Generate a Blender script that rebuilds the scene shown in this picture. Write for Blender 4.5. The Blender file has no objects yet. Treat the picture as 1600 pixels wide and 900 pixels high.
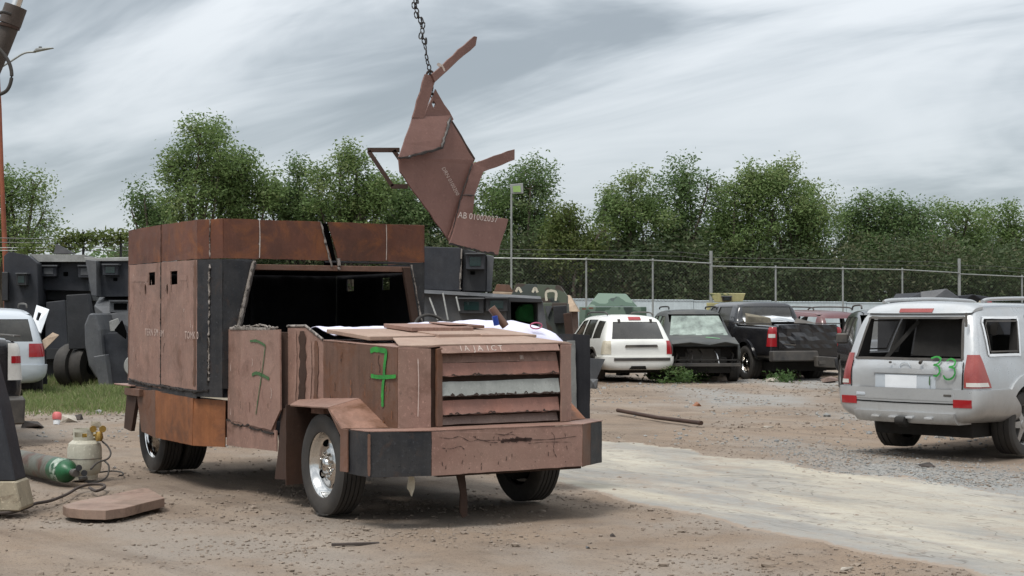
import bpy, bmesh, math, random
import numpy as np
from mathutils import Vector, Matrix, noise
from mathutils.geometry import tessellate_polygon
from mathutils.bvhtree import BVHTree
S = bpy.context.scene
R = math.radians
# ---------------------------------------------------------------- camera
CH = 1.65; FPX = 2500.0; PIT = math.atan(40/FPX)
cd = bpy.data.cameras.new('camera'); cam = bpy.data.objects.new('camera', cd); S.collection.objects.link(cam)
cam.location = (0, 0, CH); cam.rotation_euler = (R(90)+PIT, 0, 0)
cd.sensor_width = 36; cd.lens = FPX/1600*36; cd.clip_end = 6000; cd.clip_start = .1
cd.dof.use_dof = False
S.camera = cam
# ---------------------------------------------------------------- light
SUN_EL, SUN_AZ = 62, 215      # azimuth measured clockwise from +Y
world = bpy.data.worlds.new('World'); S.world = world; world.use_nodes = True
sl = bpy.data.lights.new('sun', 'SUN'); sl.energy = 1.5; sl.angle = R(18); sl.color = (1, .97, .92)
so = bpy.data.objects.new('sun', sl); S.collection.objects.link(so)
sd = Vector((math.sin(R(SUN_AZ))*math.cos(R(SUN_EL)), math.cos(R(SUN_AZ))*math.cos(R(SUN_EL)), math.sin(R(SUN_EL))))
so.rotation_euler = sd.to_track_quat('Z', 'Y').to_euler(); so.location = (0, 0, 40)
S.view_settings.view_transform = 'Standard'; S.view_settings.look = 'None'
S.view_settings.exposure = 0.95; S.view_settings.gamma = 1
def build_world():
    nt = world.node_tree; N = nt.nodes; K = nt.links; N.clear()
    out = N.new('ShaderNodeOutputWorld'); bg = N.new('ShaderNodeBackground'); bg.inputs[1].default_value = .1
    K.new(bg.outputs[0], out.inputs[0])
    sky = N.new('ShaderNodeTexSky'); sky.sky_type = 'NISHITA'; sky.sun_disc = False
    sky.sun_elevation = R(SUN_EL); sky.sun_rotation = R(SUN_AZ)
    tc = N.new('ShaderNodeTexCoord'); sep = N.new('ShaderNodeSeparateXYZ'); K.new(tc.outputs['Generated'], sep.inputs[0])
    def math_(op, a, b=None):
        m = N.new('ShaderNodeMath'); m.operation = op
        for i, v in enumerate((a, b)):
            if v is None: continue
            if isinstance(v, (int, float)): m.inputs[i].default_value = v
            else: K.new(v, m.inputs[i])
        return m.outputs[0]
    z = math_('MAXIMUM', sep.outputs[2], 0.0); zz = math_('ADD', z, .28)
    px = math_('DIVIDE', sep.outputs[0], zz); py = math_('DIVIDE', sep.outputs[1], zz)
    com = N.new('ShaderNodeCombineXYZ'); K.new(px, com.inputs[0]); K.new(py, com.inputs[1])
    def nz(scale, rot, sc, det, rough, off, dist=0.0):
        mp = N.new('ShaderNodeMapping'); mp.vector_type = 'TEXTURE'; mp.inputs['Rotation'].default_value = (0, 0, R(rot)); mp.inputs['Scale'].default_value = tuple(1/v for v in sc)
        mp.inputs['Location'].default_value = off
        K.new(com.outputs[0], mp.inputs[0]); n = N.new('ShaderNodeTexNoise'); n.inputs['Scale'].default_value = scale
        n.inputs['Detail'].default_value = det; n.inputs['Roughness'].default_value = rough; n.inputs['Distortion'].default_value = dist
        K.new(mp.outputs[0], n.inputs[0]); return n.outputs[0]
    def ramp(v, stops):
        r = N.new('ShaderNodeValToRGB'); K.new(v, r.inputs[0]); e = r.color_ramp.elements
        r.color_ramp.interpolation = 'B_SPLINE'
        while len(e) < len(stops): e.new(.5)
        for q, (p, c) in zip(e, stops): q.position = p; q.color = (c, c, c, 1) if isinstance(c, (int, float)) else (*c, 1)
        return r.outputs[0]
    n1 = nz(1.5, -38, (.72, 1.35, 1), 5, .55, (5.2, .4, 0), .9)
    n2 = nz(3.6, -30, (.5, 1.6, 1), 6, .6, (1.2, 5.1, 0), .9)
    n3 = nz(.9, -55, (.7, 1.1, 1), 2, .5, (7.0, 2.2, 0))
    s = math_('ADD', math_('MULTIPLY', n1, .5), math_('ADD', math_('MULTIPLY', n2, .13), math_('MULTIPLY', n3, .37)))
    col = ramp(s, [(.42, (.125, .138, .148)), (.47, (.21, .226, .238)), (.51, (.29, .305, .316)), (.57, (.385, .396, .404))])
    vm = N.new('ShaderNodeVectorMath'); vm.operation = 'SCALE'; K.new(col, vm.inputs[0]); K.new(math_('ADD', math_('MULTIPLY', z, 20.0), 9.3), vm.inputs[3]); col = vm.outputs[0]   # an overcast sky grows brighter evenly from horizon to zenith
    hz = ramp(z, [(0.0, 1), (.13, .35), (.3, 0)])
    mh = N.new('ShaderNodeMix'); mh.data_type = 'RGBA'; K.new(math_('MULTIPLY', hz, .55), mh.inputs[0]); K.new(col, mh.inputs[6])
    mh.inputs[7].default_value = (2.7, 3.08, 3.4, 1)
    mx = N.new('ShaderNodeMix'); mx.data_type = 'RGBA'; mx.inputs[0].default_value = .9
    K.new(sky.outputs[0], mx.inputs[6]); K.new(mh.outputs[2], mx.inputs[7]); K.new(mx.outputs[2], bg.inputs[0])
build_world()
# ---------------------------------------------------------------- projection helpers: turn a direction into a real point on a real plane
def ray(px, py):
    x = (px-800)/FPX; y = -(py-450)/FPX
    return Vector((x, math.cos(PIT)-y*math.sin(PIT), math.sin(PIT)+y*math.cos(PIT)))
CAM = Vector((0, 0, CH))
def AT(px, py, Y): r = ray(px, py); return CAM + r*(Y/r.y)
def GR(px, py, z=0): r = ray(px, py); return CAM + r*((z-CH)/r.z)
TA = R(31.3); TL = Vector((math.sin(TA), -math.cos(TA), 0)); TW = Vector((math.cos(TA), math.sin(TA), 0))
TO = Vector((-.671, 13.619, 0))
def TV(px, py, v):
    r = ray(px, py); t = ((TO-CAM).dot(TW)+v)/r.dot(TW); d = CAM+r*t-TO; return Vector((d.dot(TL), v, d.z))
def TU(px, py, u):
    r = ray(px, py); t = ((TO-CAM).dot(TL)+u)/r.dot(TL); d = CAM+r*t-TO; return Vector((u, d.dot(TW), d.z))
# ---------------------------------------------------------------- object helpers
rnd = random.Random(7)
def link(o): S.collection.objects.link(o); return o
def thing(name, label, cat, loc=(0, 0, 0), rz=0, group=None):
    o = link(bpy.data.objects.new(name, None)); o.empty_display_size = .2
    o.location = loc; o.rotation_euler = (0, 0, rz); tag(o, label, cat, group); return o
def tag(o, label, cat, group=None):
    o['label'] = label; o['category'] = cat
    if group: o['group'] = group
    return o
def mesh(name, vs, fs, m, parent=None, smooth=False, ang=None):
    me = bpy.data.meshes.new(name); me.from_pydata([tuple(v) for v in vs], [], fs); me.update()
    me.materials.append(m)
    if smooth: me.polygons.foreach_set('use_smooth', [True]*len(me.polygons))
    if ang: me.set_sharp_from_angle(angle=R(ang))
    o = link(bpy.data.objects.new(name, me)); o.parent = parent; return o
def npmesh(name, V, Q, m, parent=None, smooth=False):
    me = bpy.data.meshes.new(name); V = np.asarray(V, dtype=np.float32); Q = np.asarray(Q, dtype=np.int32); k = Q.shape[1]
    me.vertices.add(len(V)); me.vertices.foreach_set('co', V.ravel())
    me.loops.add(Q.size); me.loops.foreach_set('vertex_index', Q.ravel())
    me.polygons.add(len(Q)); me.polygons.foreach_set('loop_start', np.arange(0, Q.size, k, dtype=np.int32))
    me.polygons.foreach_set('use_smooth', np.full(len(Q), smooth)); me.update(calc_edges=True); me.validate()
    me.materials.append(m); o = link(bpy.data.objects.new(name, me)); o.parent = parent; return o
def bmo(name, bm, m, parent=None, smooth=False, ang=35):
    me = bpy.data.meshes.new(name); bmesh.ops.recalc_face_normals(bm, faces=bm.faces); bm.to_mesh(me); bm.free(); me.materials.append(m)
    if smooth:
        me.polygons.foreach_set('use_smooth', [True]*len(me.polygons)); me.set_sharp_from_angle(angle=R(ang))
    o = link(bpy.data.objects.new(name, me)); o.parent = parent; return o
def bev(o, w=.004, seg=1):
    b = o.modifiers.new('bevel', 'BEVEL'); b.width = w; b.segments = seg; b.limit_method = 'ANGLE'; b.angle_limit = R(40); return o
def plate(name, pts, th, m, parent=None, holes=(), off=0.0, bw=.003, rag=0):
    P = [Vector(p) for p in pts]; n = Vector()
    for i in range(len(P)):
        a, b = P[i], P[(i+1) % len(P)]; n += Vector(((a.y-b.y)*(a.z+b.z), (a.z-b.z)*(a.x+b.x), (a.x-b.x)*(a.y+b.y)))
    n.normalize()
    if rag:      # hand-cut outline: every edge wanders by a few millimetres
        Q = []
        for i, a in enumerate(P):
            b = P[(i+1) % len(P)]; s = n.cross(b-a).normalized(); k = max(1, int((b-a).length/.08)); a = a+Vector([rnd.uniform(-1, 1)*rag for _ in range(3)])*.8
            Q.append(a)
            for j in range(1, k): Q.append(a.lerp(b, j/k)+s*rnd.uniform(-1, 1)*rag)
        P = Q
    loops = [P]+[[Vector(q) for q in h] for h in holes]; flat = [q for l in loops for q in l]
    tris = tessellate_polygon(loops); k = len(flat)
    vs = [q+n*(off+th/2) for q in flat]+[q+n*(off-th/2) for q in flat]
    fs = []
    for t in tris:
        a, b, c = t; nn = (flat[b]-flat[a]).cross(flat[c]-flat[a])
        if nn.dot(n) < 0: a, c = c, a
        fs.append((a, b, c)); fs.append((c+k, b+k, a+k))
    s = 0
    for l in loops:
        for i in range(len(l)):
            a, b = s+i, s+(i+1) % len(l); fs.append((b, a, a+k, b+k))
        s += len(l)
    bm = bmesh.new(); vv = [bm.verts.new(q) for q in vs]
    for f in fs:
        try: bm.faces.new([vv[i] for i in f])
        except ValueError: pass
    o = bmo(name, bm, m, parent)
    if bw: bev(o, bw)
    return o
def abox(bm, a, b, rot=None, about=None):
    g = bmesh.ops.create_cube(bm, size=1); c = [(a[i]+b[i])/2 for i in range(3)]; s = [abs(b[i]-a[i]) for i in range(3)]
    M_ = Matrix.Translation(c) @ Matrix.Diagonal((*s, 1))
    if rot is not None:
        p = Vector(about if about else c); M_ = Matrix.Translation(p) @ rot.to_4x4() @ Matrix.Translation(-p) @ M_
    bmesh.ops.transform(bm, matrix=M_, verts=g['verts']); return g['verts']
def box(name, a, b, m, parent=None, bw=.004, rot=None, about=None):
    bm = bmesh.new(); abox(bm, a, b, rot, about); o = bmo(name, bm, m, parent)
    if bw: bev(o, bw)
    return o
def addtube(bm, pts, r, seg=8, cap=True):
    P = [Vector(p) for p in pts]; rs = r if isinstance(r, (list, tuple)) else [r]*len(P); rings = []
    up = Vector((0, 0, 1))
    for i, p in enumerate(P):
        d = (P[min(i+1, len(P)-1)]-P[max(i-1, 0)]).normalized()
        a = up.cross(d)
        if a.length < .05: a = Vector((1, 0, 0)).cross(d)
        a.normalize(); b = d.cross(a)
        rings.append([bm.verts.new(p+(a*math.cos(t)+b*math.sin(t))*rs[i]) for t in [2*math.pi*k/seg for k in range(seg)]])
    for i in range(len(rings)-1):
        for k in range(seg):
            bm.faces.new((rings[i][k], rings[i][(k+1) % seg], rings[i+1][(k+1) % seg], rings[i+1][k]))
    if cap: bm.faces.new(rings[0][::-1]); bm.faces.new(rings[-1])
def tube(name, pts, r, m, parent=None, seg=8):
    bm = bmesh.new(); addtube(bm, pts, r, seg); return bmo(name, bm, m, parent, smooth=True, ang=50)
def hullpts(name, pts, m, parent=None, bw=.01):
    bm = bmesh.new()
    for p in pts: bm.verts.new(p)
    r = bmesh.ops.convex_hull(bm, input=bm.verts)
    bmesh.ops.delete(bm, geom=[g for g in r['geom_interior'] if isinstance(g, bmesh.types.BMVert)], context='VERTS')
    bmesh.ops.dissolve_limit(bm, angle_limit=R(2), verts=bm.verts, edges=bm.edges)
    o = bmo(name, bm, m, parent)
    if bw: bev(o, bw)
    return o
def addlathe(bm, prof, seg, T=None):
    """profile (radius, y) turned round the Y axis"""
    rings = []
    for r, y in prof:
        if r < 1e-5: rings.append([bm.verts.new((0, y, 0))])
        else: rings.append([bm.verts.new((r*math.cos(2*math.pi*k/seg), y, r*math.sin(2*math.pi*k/seg))) for k in range(seg)])
    for i in range(len(rings)-1):
        a, b = rings[i], rings[i+1]
        for k in range(seg):
            k2 = (k+1) % seg
            if len(a) == 1 and len(b) == 1: continue
            if len(a) == 1: bm.faces.new((a[0], b[k2], b[k]))
            elif len(b) == 1: bm.faces.new((a[k], a[k2], b[0]))
            else: bm.faces.new((a[k], a[k2], b[k2], b[k]))
    if T is not None: bmesh.ops.transform(bm, matrix=T, verts=[v for g in rings for v in g])
def lathe(name, prof, m, parent=None, seg=40, T=None, ang=35):
    bm = bmesh.new(); addlathe(bm, prof, seg, T); return bmo(name, bm, m, parent, smooth=True, ang=ang)
def smoothpath(pts, n=6):
    P = [Vector(p) for p in pts]; out = []
    for i in range(len(P)-1):
        p0, p1, p2, p3 = P[max(i-1, 0)], P[i], P[i+1], P[min(i+2, len(P)-1)]
        for k in range(n):
            t = k/n; out.append(.5*((2*p1)+(p2-p0)*t+(2*p0-5*p1+4*p2-p3)*t*t+(3*p1-p0-3*p2+p3)*t**3))
    out.append(P[-1]); return out
def stroke(name, pts, w, nrm, m, parent, lift=.003, jit=.15, th=.001):
    """a sprayed or dirty line: thin ribbon lying on a surface"""
    P = smoothpath(pts, 8); n = Vector(nrm).normalized(); vs = []; fs = []
    for i, p in enumerate(P):
        d = (P[min(i+1, len(P)-1)]-P[max(i-1, 0)]).normalized(); s = n.cross(d).normalized()
        ww = w/2*(1+rnd.uniform(-jit, jit)); q = p+n*lift
        if i in (0, len(P)-1): ww *= .6
        vs += [q-s*ww, q+s*ww]
        if i: k = 2*i; fs.append((k-2, k-1, k+1, k))
    return mesh(name, vs, fs, m, parent)
def weld(name, pts, r, m, parent, jit=.5, step=.03):
    P = [Vector(p) for p in pts]; Q = []
    for i in range(len(P)-1):
        k = max(2, int((P[i+1]-P[i]).length/step))
        for j in range(k): Q.append(P[i].lerp(P[i+1], j/k)+Vector([rnd.uniform(-1, 1)*r*jit for _ in range(3)]))
    Q.append(P[-1]); return tube(name, Q, [r*rnd.uniform(.6, 1.3) for _ in Q], m, parent, seg=5)
def text(name, s, size, loc, xdir, ydir, m, parent, lift=.003):
    cu = bpy.data.curves.new('t', 'FONT'); cu.body = s; cu.size = size; cu.resolution_u = 2
    o = bpy.data.objects.new('t', cu); S.collection.objects.link(o)
    dg = bpy.context.evaluated_depsgraph_get(); me = bpy.data.meshes.new_from_object(o.evaluated_get(dg)); bpy.data.objects.remove(o)
    x = Vector(xdir).normalized(); y = Vector(ydir).normalized(); n = x.cross(y).normalized()
    me.transform(Matrix.Translation(Vector(loc)+n*lift) @ Matrix((x, y, n)).transposed().to_4x4())
    me.materials.clear(); me.materials.append(m); q = link(bpy.data.objects.new(name, me)); q.parent = parent; return q
# ---------------------------------------------------------------- materials
def newmat(name):
    m = bpy.data.materials.new(name); m.use_nodes = True; nt = m.node_tree; nt.nodes.clear()
    out = nt.nodes.new('ShaderNodeOutputMaterial'); b = nt.nodes.new('ShaderNodeBsdfPrincipled'); nt.links.new(b.outputs[0], out.inputs[0])
    return m, nt, b
class NB:
    def __init__(s, nt, coord='Object'):
        s.nt = nt; s.N = nt.nodes; s.K = nt.links; s.tc = s.N.new('ShaderNodeTexCoord').outputs[coord]
    def noise(s, scale, det=4, rough=.55, sc=(1, 1, 1), off=(0, 0, 0), dist=0, vec=None, rot=None):
        mp = s.N.new('ShaderNodeMapping')
        if rot is not None: mp.vector_type = 'TEXTURE'; mp.inputs['Rotation'].default_value = (0, 0, R(rot)); sc = tuple(1/v for v in sc)
        mp.inputs['Scale'].default_value = sc; mp.inputs['Location'].default_value = off
        s.K.new(vec or s.tc, mp.inputs[0]); n = s.N.new('ShaderNodeTexNoise'); n.inputs['Scale'].default_value = scale
        n.inputs['Detail'].default_value = det; n.inputs['Roughness'].default_value = rough; n.inputs['Distortion'].default_value = dist
        s.K.new(mp.outputs[0], n.inputs[0]); return n.outputs[0]
    def voro(s, scale, feature='F1', sc=(1, 1, 1), out=0):
        mp = s.N.new('ShaderNodeMapping'); mp.inputs['Scale'].default_value = sc; s.K.new(s.tc, mp.inputs[0])
        n = s.N.new('ShaderNodeTexVoronoi'); n.feature = feature; n.inputs['Scale'].default_value = scale; s.K.new(mp.outputs[0], n.inputs[0]); return n.outputs[out]
    def ramp(s, v, a, b, ca=0.0, cb=1.0):
        r = s.N.new('ShaderNodeMapRange'); r.inputs[1].default_value = a; r.inputs[2].default_value = b; r.inputs[3].default_value = ca; r.inputs[4].default_value = cb
        s.K.new(v, r.inputs[0]); return r.outputs[0]
    def mix(s, f, a, b, mode='MIX'):
        x = s.N.new('ShaderNodeMix'); x.data_type = 'RGBA'; x.blend_type = mode
        for i, v in ((0, f), (6, a), (7, b)):
            if isinstance(v, (int, float)): x.inputs[i].default_value = v if i == 0 else (v, v, v, 1)
            elif isinstance(v, tuple): x.inputs[i].default_value = (*v, 1)
            else: s.K.new(v, x.inputs[i])
        return x.outputs[2]
    def mul(s, a, b, op='MULTIPLY'):
        m = s.N.new('ShaderNodeMath'); m.operation = op
        for i, v in enumerate((a, b)):
            if isinstance(v, (int, float)): m.inputs[i].default_value = v
            else: s.K.new(v, m.inputs[i])
        return m.outputs[0]
    def bump(s, h, st, dist, b):
        n = s.N.new('ShaderNodeBump'); n.inputs['Strength'].default_value = st; n.inputs['Distance'].default_value = dist
        s.K.new(h, n.inputs['Height']); s.K.new(n.outputs[0], b.inputs['Normal'])
def M(name, base, alt=None, rust=None, ra=(.55, .7), rough=.65, metal=0.0, sc=1.5, streak=.3, speck=.25, bump=.2, bs=35, dust=0.0, spec=.4, dustcol=(.3, .25, .19), scratch=0.0, coat=0.0):
    m, nt, b = newmat(name); n = NB(nt); alt = alt or tuple(c*.7 for c in base)
    c = n.mix(n.ramp(n.noise(sc, 6, .62, off=(3, 1, 2), dist=.4), .35, .65), base, alt)
    if streak:
        c = n.mix(n.mul(n.ramp(n.noise(5.5, 5, .65, off=(6, 2, 8)), .45, .7), streak*.9), c, tuple(min(1, v*1.45+.01) for v in base)); c = n.mix(n.mul(n.ramp(n.noise(2.4, 6, .7, sc=(1, 1, .5), off=(2, 7, 1)), .5, .68), streak*.9), c, tuple(v*.55 for v in alt))
        c = n.mix(n.mul(n.ramp(n.noise(13, 4, .7, sc=(1, 1, .10), off=(1, 1, 3)), .5, .75), streak*.3), c, tuple(min(1, v*1.5+.02) for v in base))
    if streak: c = n.mix(n.mul(n.ramp(n.noise(4, 5, .7, sc=(3, 3, .22), off=(1, 5, 3)), .45, .75), streak), c, tuple(v*.45 for v in base))
    if speck:
        c = n.mix(n.mul(n.ramp(n.noise(38, 3, .7), .58, .72), speck), c, tuple(min(1, v*2.0+.03) for v in base))
        c = n.mix(n.mul(n.ramp(n.noise(26, 3, .7, off=(9, 9, 9)), .6, .74), speck*1.6), c, tuple(v*.3 for v in base))
    if rust:
        f = n.ramp(n.noise(sc*1.6, 7, .7, off=(11, 4, 7), dist=.6), *ra)
        rc = n.mix(n.noise(12, 5, .7), rust, tuple(v*.35 for v in rust)); c = n.mix(f, c, rc)
    if scratch:
        w = n.ramp(n.noise(9, 2, .5, sc=(1, 1.6, .8), off=(2, 2, 2), dist=.6), .45, .50); w2 = n.ramp(n.noise(9, 2, .5, sc=(1, 1.6, .8), off=(2, 2, 2), dist=.6), .50, .62, 1, 0)
        c = n.mix(n.mul(n.mul(w, w2), scratch), c, (.45, .42, .38))
    if dust: c = n.mix(n.mul(n.ramp(n.noise(2.2, 6, .65, off=(5, 8, 1)), .3, .75), dust), c, dustcol)
    nt.links.new(c, b.inputs['Base Color'])
    nt.links.new(n.ramp(n.noise(sc*3, 5, .6, off=(4, 4, 9)), .2, .8, max(0, rough-.14), min(1, rough+.12)), b.inputs['Roughness'])
    b.inputs['Metallic'].default_value = metal; b.inputs['Specular IOR Level'].default_value = spec; b.inputs['Coat Weight'].default_value = coat
    if bump: n.bump(n.mul(n.mul(n.mix(.5, n.noise(bs, 4, .7), n.noise(bs*.15, 3, .5)), .22), n.noise(1.7, 3, .5, off=(3, 3, 1)), 'ADD'), min(1, bump*1.6), .045, b)
    return m
def glassmat(name, tint, rough=.08, dusty=.2, dcol=(.35, .33, .28), sc=3):
    m = bpy.data.materials.new(name); m.use_nodes = True; nt = m.node_tree; nt.nodes.clear(); N = nt.nodes; K = nt.links
    out = N.new('ShaderNodeOutputMaterial'); t = N.new('ShaderNodeBsdfTransparent'); t.inputs[0].default_value = (*tint, 1)
    g = N.new('ShaderNodeBsdfGlossy'); g.inputs['Roughness'].default_value = rough; f = N.new('ShaderNodeFresnel'); f.inputs[0].default_value = 1.5
    a = N.new('ShaderNodeMixShader'); K.new(f.outputs[0], a.inputs[0]); K.new(t.outputs[0], a.inputs[1]); K.new(g.outputs[0], a.inputs[2])
    d = N.new('ShaderNodeBsdfDiffuse'); d.inputs[0].default_value = (*dcol, 1); b = NB(nt)
    x = N.new('ShaderNodeMixShader'); K.new(b.ramp(b.noise(sc, 5, .6), .3, .8, dusty*.4, dusty*1.6), x.inputs[0]); K.new(a.outputs[0], x.inputs[1]); K.new(d.outputs[0], x.inputs[2])
    K.new(x.outputs[0], out.inputs[0]); return m
PINK = dict(alt=(.19, .112, .09), rust=(.12, .05, .026), ra=(.56, .78), rough=.62, streak=.4, speck=.35, dust=.15, spec=.35)
m_pink = M('primer_plate', (.255, .145, .112), **PINK)
m_pink2 = M('primer_plate_light', (.27, .157, .125), alt=(.195, .108, .083), rust=(.12, .05, .03), ra=(.56, .78), rough=.55, streak=.15, speck=.35, dust=.2)
m_panel = M('hanging_primer_plate', (.175, .090, .072), alt=(.125, .064, .051), rust=(.10, .045, .028), ra=(.62, .8), rough=.6, streak=.12, speck=.2)
m_sheet = M('dusty_top_lit_primer_plate', (.32, .215, .165), alt=(.25, .16, .125), rust=(.14, .07, .045), ra=(.62, .8), rough=.7, streak=.2, speck=.3, dust=.35, dustcol=(.40, .33, .25))  # dust, plus the brightness of tops lit from above put into the colour
m_hood = M('hood_side_primer', (.095, .050, .032), alt=(.16, .085, .06), rust=(.17, .068, .03), ra=(.50, .68), rough=.6, streak=.5, speck=.25)
m_band = M('rusted_band_plate', (.125, .044, .024), alt=(.075, .031, .020), rust=(.32, .11, .03), ra=(.50, .74), rough=.58, streak=.3, speck=.12, spec=.35)
m_skirt = M('orange_rust_plate', (.23, .085, .03), alt=(.15, .056, .024), rust=(.10, .05, .032), ra=(.55, .72), rough=.55, streak=.45, speck=.15)
m_skirtg = M('grey_rust_plate', (.10, .062, .048), alt=(.15, .07, .04), rust=(.15, .055, .025), ra=(.55, .72), rough=.6, streak=.35)
m_black = M('black_scale_steel', (.016, .017, .020), alt=(.038, .036, .036), rust=(.085, .055, .042), ra=(.55, .76), rough=.55, streak=.4, speck=.5, spec=.3, sc=3.5)
m_dark = M('dark_bare_steel', (.035, .018, .012), alt=(.055, .026, .015), rough=.75, rust=(.06, .025, .014))
m_void = M('shade_dark_steel', (.018, .018, .021), alt=(.03, .03, .033), rough=.85, speck=.1, spec=.1)  # near-black colour puts the shade of crew box and underside into the plates
m_edge = M('cut_plate_edge', (.05, .032, .025), rough=.7)
m_weld = M('weld_bead', (.018, .016, .015), alt=(.05, .04, .035), rough=.5, metal=.3)
m_weldl = M('pale_weld_edge', (.34, .30, .27), alt=(.10, .085, .07), rust=(.05, .04, .035), ra=(.5, .6), rough=.6, sc=9)
m_chalk = M('chalk_mark', (.55, .48, .43), alt=(.40, .32, .28), rough=.9, speck=.4, bump=0)
m_pchalk = M('faint_stencil_paint', (.56, .45, .40), alt=(.42, .30, .26), rough=.9, sc=20, bump=0)
m_green = M('green_spray_paint', (.028, .27, .038), alt=(.018, .16, .028), rough=.6, sc=9, streak=0, speck=.2, bump=0)
m_greend = M('faint_green_spray_paint', (.035, .115, .035), alt=(.07, .10, .05), rough=.7, sc=16, streak=0, speck=.3, bump=0)
m_slat1 = M('red_primer_slat', (.28, .130, .095), alt=(.22, .12, .095), rust=(.10, .05, .035), ra=(.62, .75), rough=.6, speck=.22)
m_slat2 = M('grey_green_slat', (.30, .31, .29), alt=(.23, .24, .225), rust=(.10, .07, .05), ra=(.64, .72), rough=.6, speck=.22)
m_slat3 = M('brown_grey_slat', (.19, .135, .11), alt=(.15, .10, .085), rough=.65, speck=.4)
m_tyre = M('tyre_rubber', (.022, .022, .023), alt=(.035, .033, .031), rough=.75, streak=0, speck=.12, dust=.35, dustcol=(.13, .11, .09), spec=.3)
m_chrome = M('chrome_rim', (.75, .74, .72), alt=(.62, .6, .57), rough=.16, metal=1, speck=.2, streak=.1, bump=.03, spec=.5, dust=.08)
m_steelrim = M('bare_steel_rim', (.5, .5, .49), alt=(.35, .34, .33), rough=.38, metal=.8, dust=.15)
m_hole = M('hole_shade_black', (.004, .004, .004), rough=1, speck=0, streak=0, bump=0, spec=0)  # black colour stands in for the darkness inside holes, gaps and ports
# ================================================================ the armoured truck in the foreground
def wheel(parent, loc, r, w, rr, side, style, tm=None, rm=None, steer=0, flat=0.0, seg=44):
    """outer face looks along side*Y"""
    tm = tm or m_tyre; rm = rm or m_chrome; h = w/2; prof = []
    sh = [(rr*.99, h*.72), (rr*1.02, h*.9), (rr+(r-rr)*.45, h*1.04), (rr+(r-rr)*.8, h*.99), (r*.975, h*.88)]
    prof = list(sh); g = 5 if seg > 30 else 3
    for k in range(g):
        y0 = h*.84-k*(1.68*h/g); y1 = y0-1.68*h/g*.74; prof += [(r, y0), (r, y1)]
        if k < g-1: prof += [(r-.013, y1-.004), (r-.013, y1-1.68*h/g*.22)]
    prof += [(a, -b) for a, b in reversed(sh)]
    T = Matrix.Translation(loc) @ Matrix.Rotation(steer, 4, 'Z') @ Matrix.Scale(side, 4, (0, 1, 0))
    bm = bmesh.new(); addlathe(bm, prof, seg, T)
    if flat:
        for v in bm.verts:
            zc = v.co.z-(loc[2]-r)
            if zc < flat: v.co.z = loc[2]-r+flat; v.co.y += (v.co.y-loc[1])*.25
    t = bmo('tyre', bm, tm, parent, smooth=True, ang=30)
    if style == 'truck':
        pr = [(0, h*.78), (.045, h*.78), (.055, h*.70), (.062, h*.42), (.12, h*.40), (.135, h*.30), (rr*.62, h*.22), (rr*.80, h*.18), (rr*.90, h*.34), (rr*.94, h*.60), (rr*1.0, h*.80), (rr*1.035, h*.84), (rr*1.03, h*.70), (rr*.9, -h*.5), (0, -h*.5)]
        rim = lathe('rim', pr, rm, t, seg=48, T=T, ang=50)
        for k in range(8):
            a = 2*math.pi*k/8+.3; bm = bmesh.new(); bmesh.ops.create_cone(bm, cap_ends=True, segments=6, radius1=.017, radius2=.013, depth=.05)
            bmesh.ops.transform(bm, matrix=T @ Matrix.Translation((.093*math.cos(a), h*.5, .093*math.sin(a))) @ Matrix.Rotation(R(-90), 4, 'X'), verts=bm.verts); bmo('lug_nut', bm, rm, t)
        for k in range(4):
            a = 2*math.pi*k/4+.5; bm = bmesh.new(); bmesh.ops.create_uvsphere(bm, u_segments=14, v_segments=8, radius=1)
            bmesh.ops.transform(bm, matrix=T @ Matrix.Translation((rr*.72*math.cos(a), h*.2, rr*.72*math.sin(a))) @ Matrix.Rotation(-a, 4, 'Y') @ Matrix.Diagonal((.026, .022, .040, 1)), verts=bm.verts); bmo('hand_hole', bm, m_hole, t, smooth=True)
    elif style == 'deep':
        pr = [(0, -h*.3), (.11, -h*.3), (.12, -h*.5), (rr*.85, -h*.55), (rr*.9, 0), (rr*.93, h*.5), (rr, h*.80), (rr*1.035, h*.84), (rr*1.03, h*.7)]
        lathe('rim', pr, rm, t, seg=44, T=T, ang=50)
    else:
        n = style; pr = [(0, -h*.1), (rr*.86, -h*.1), (rr*.9, h*.45), (rr*.97, h*.78), (rr*1.03, h*.82), (rr*1.02, h*.6)]
        lathe('rim', pr, rm, t, seg=32, T=T, ang=50)
        bm = bmesh.new()
        for k in range(n):
            a = 2*math.pi*k/n; Q = T @ Matrix.Rotation(a, 4, 'Y')
            for (x0, x1, wa, wb, ya, yb) in ((.02, rr*.93, .045, .03, h*.62, h*.66),):
                vs = [bm.verts.new(Q @ Vector(p)) for p in ((x0, yb, wa), (x0, yb, -wa), (x1, ya, -wb), (x1, ya, wb), (x0, 0, wa), (x0, 0, -wa), (x1, h*.2, -wb), (x1, h*.2, wb))]
                for f in ((0, 1, 2, 3), (7, 6, 5, 4), (0, 4, 5, 1), (1, 5, 6, 2), (2, 6, 7, 3), (3, 7, 4, 0)): bm.faces.new([vs[i] for i in f])
        bmo('spoke', bm, rm, t)
        lathe('wheel_hub', [(0, h*.7), (.05, h*.7), (.06, h*.6), (.06, 0)], rm, t, seg=16, T=T)
        lathe('rim_back', [(0, 0), (rr*.85, 0), (rr*.85, -.02), (0, -.02)], m_hole, t, seg=20, T=T)
    return t
m_fend = M('rusty_fender_plate', (.25, .135, .095), alt=(.19, .095, .062), rust=(.15, .065, .03), ra=(.46, .66), rough=.55, streak=.4)
m_under_ = M('dark_brake_steel', (.02, .018, .016), rough=.9, speck=0)
V3 = Vector; rr0 = random.Random(21)
m_ar2_ = M('pale_grey_steel', (.22, .22, .21), rough=.6)
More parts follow.
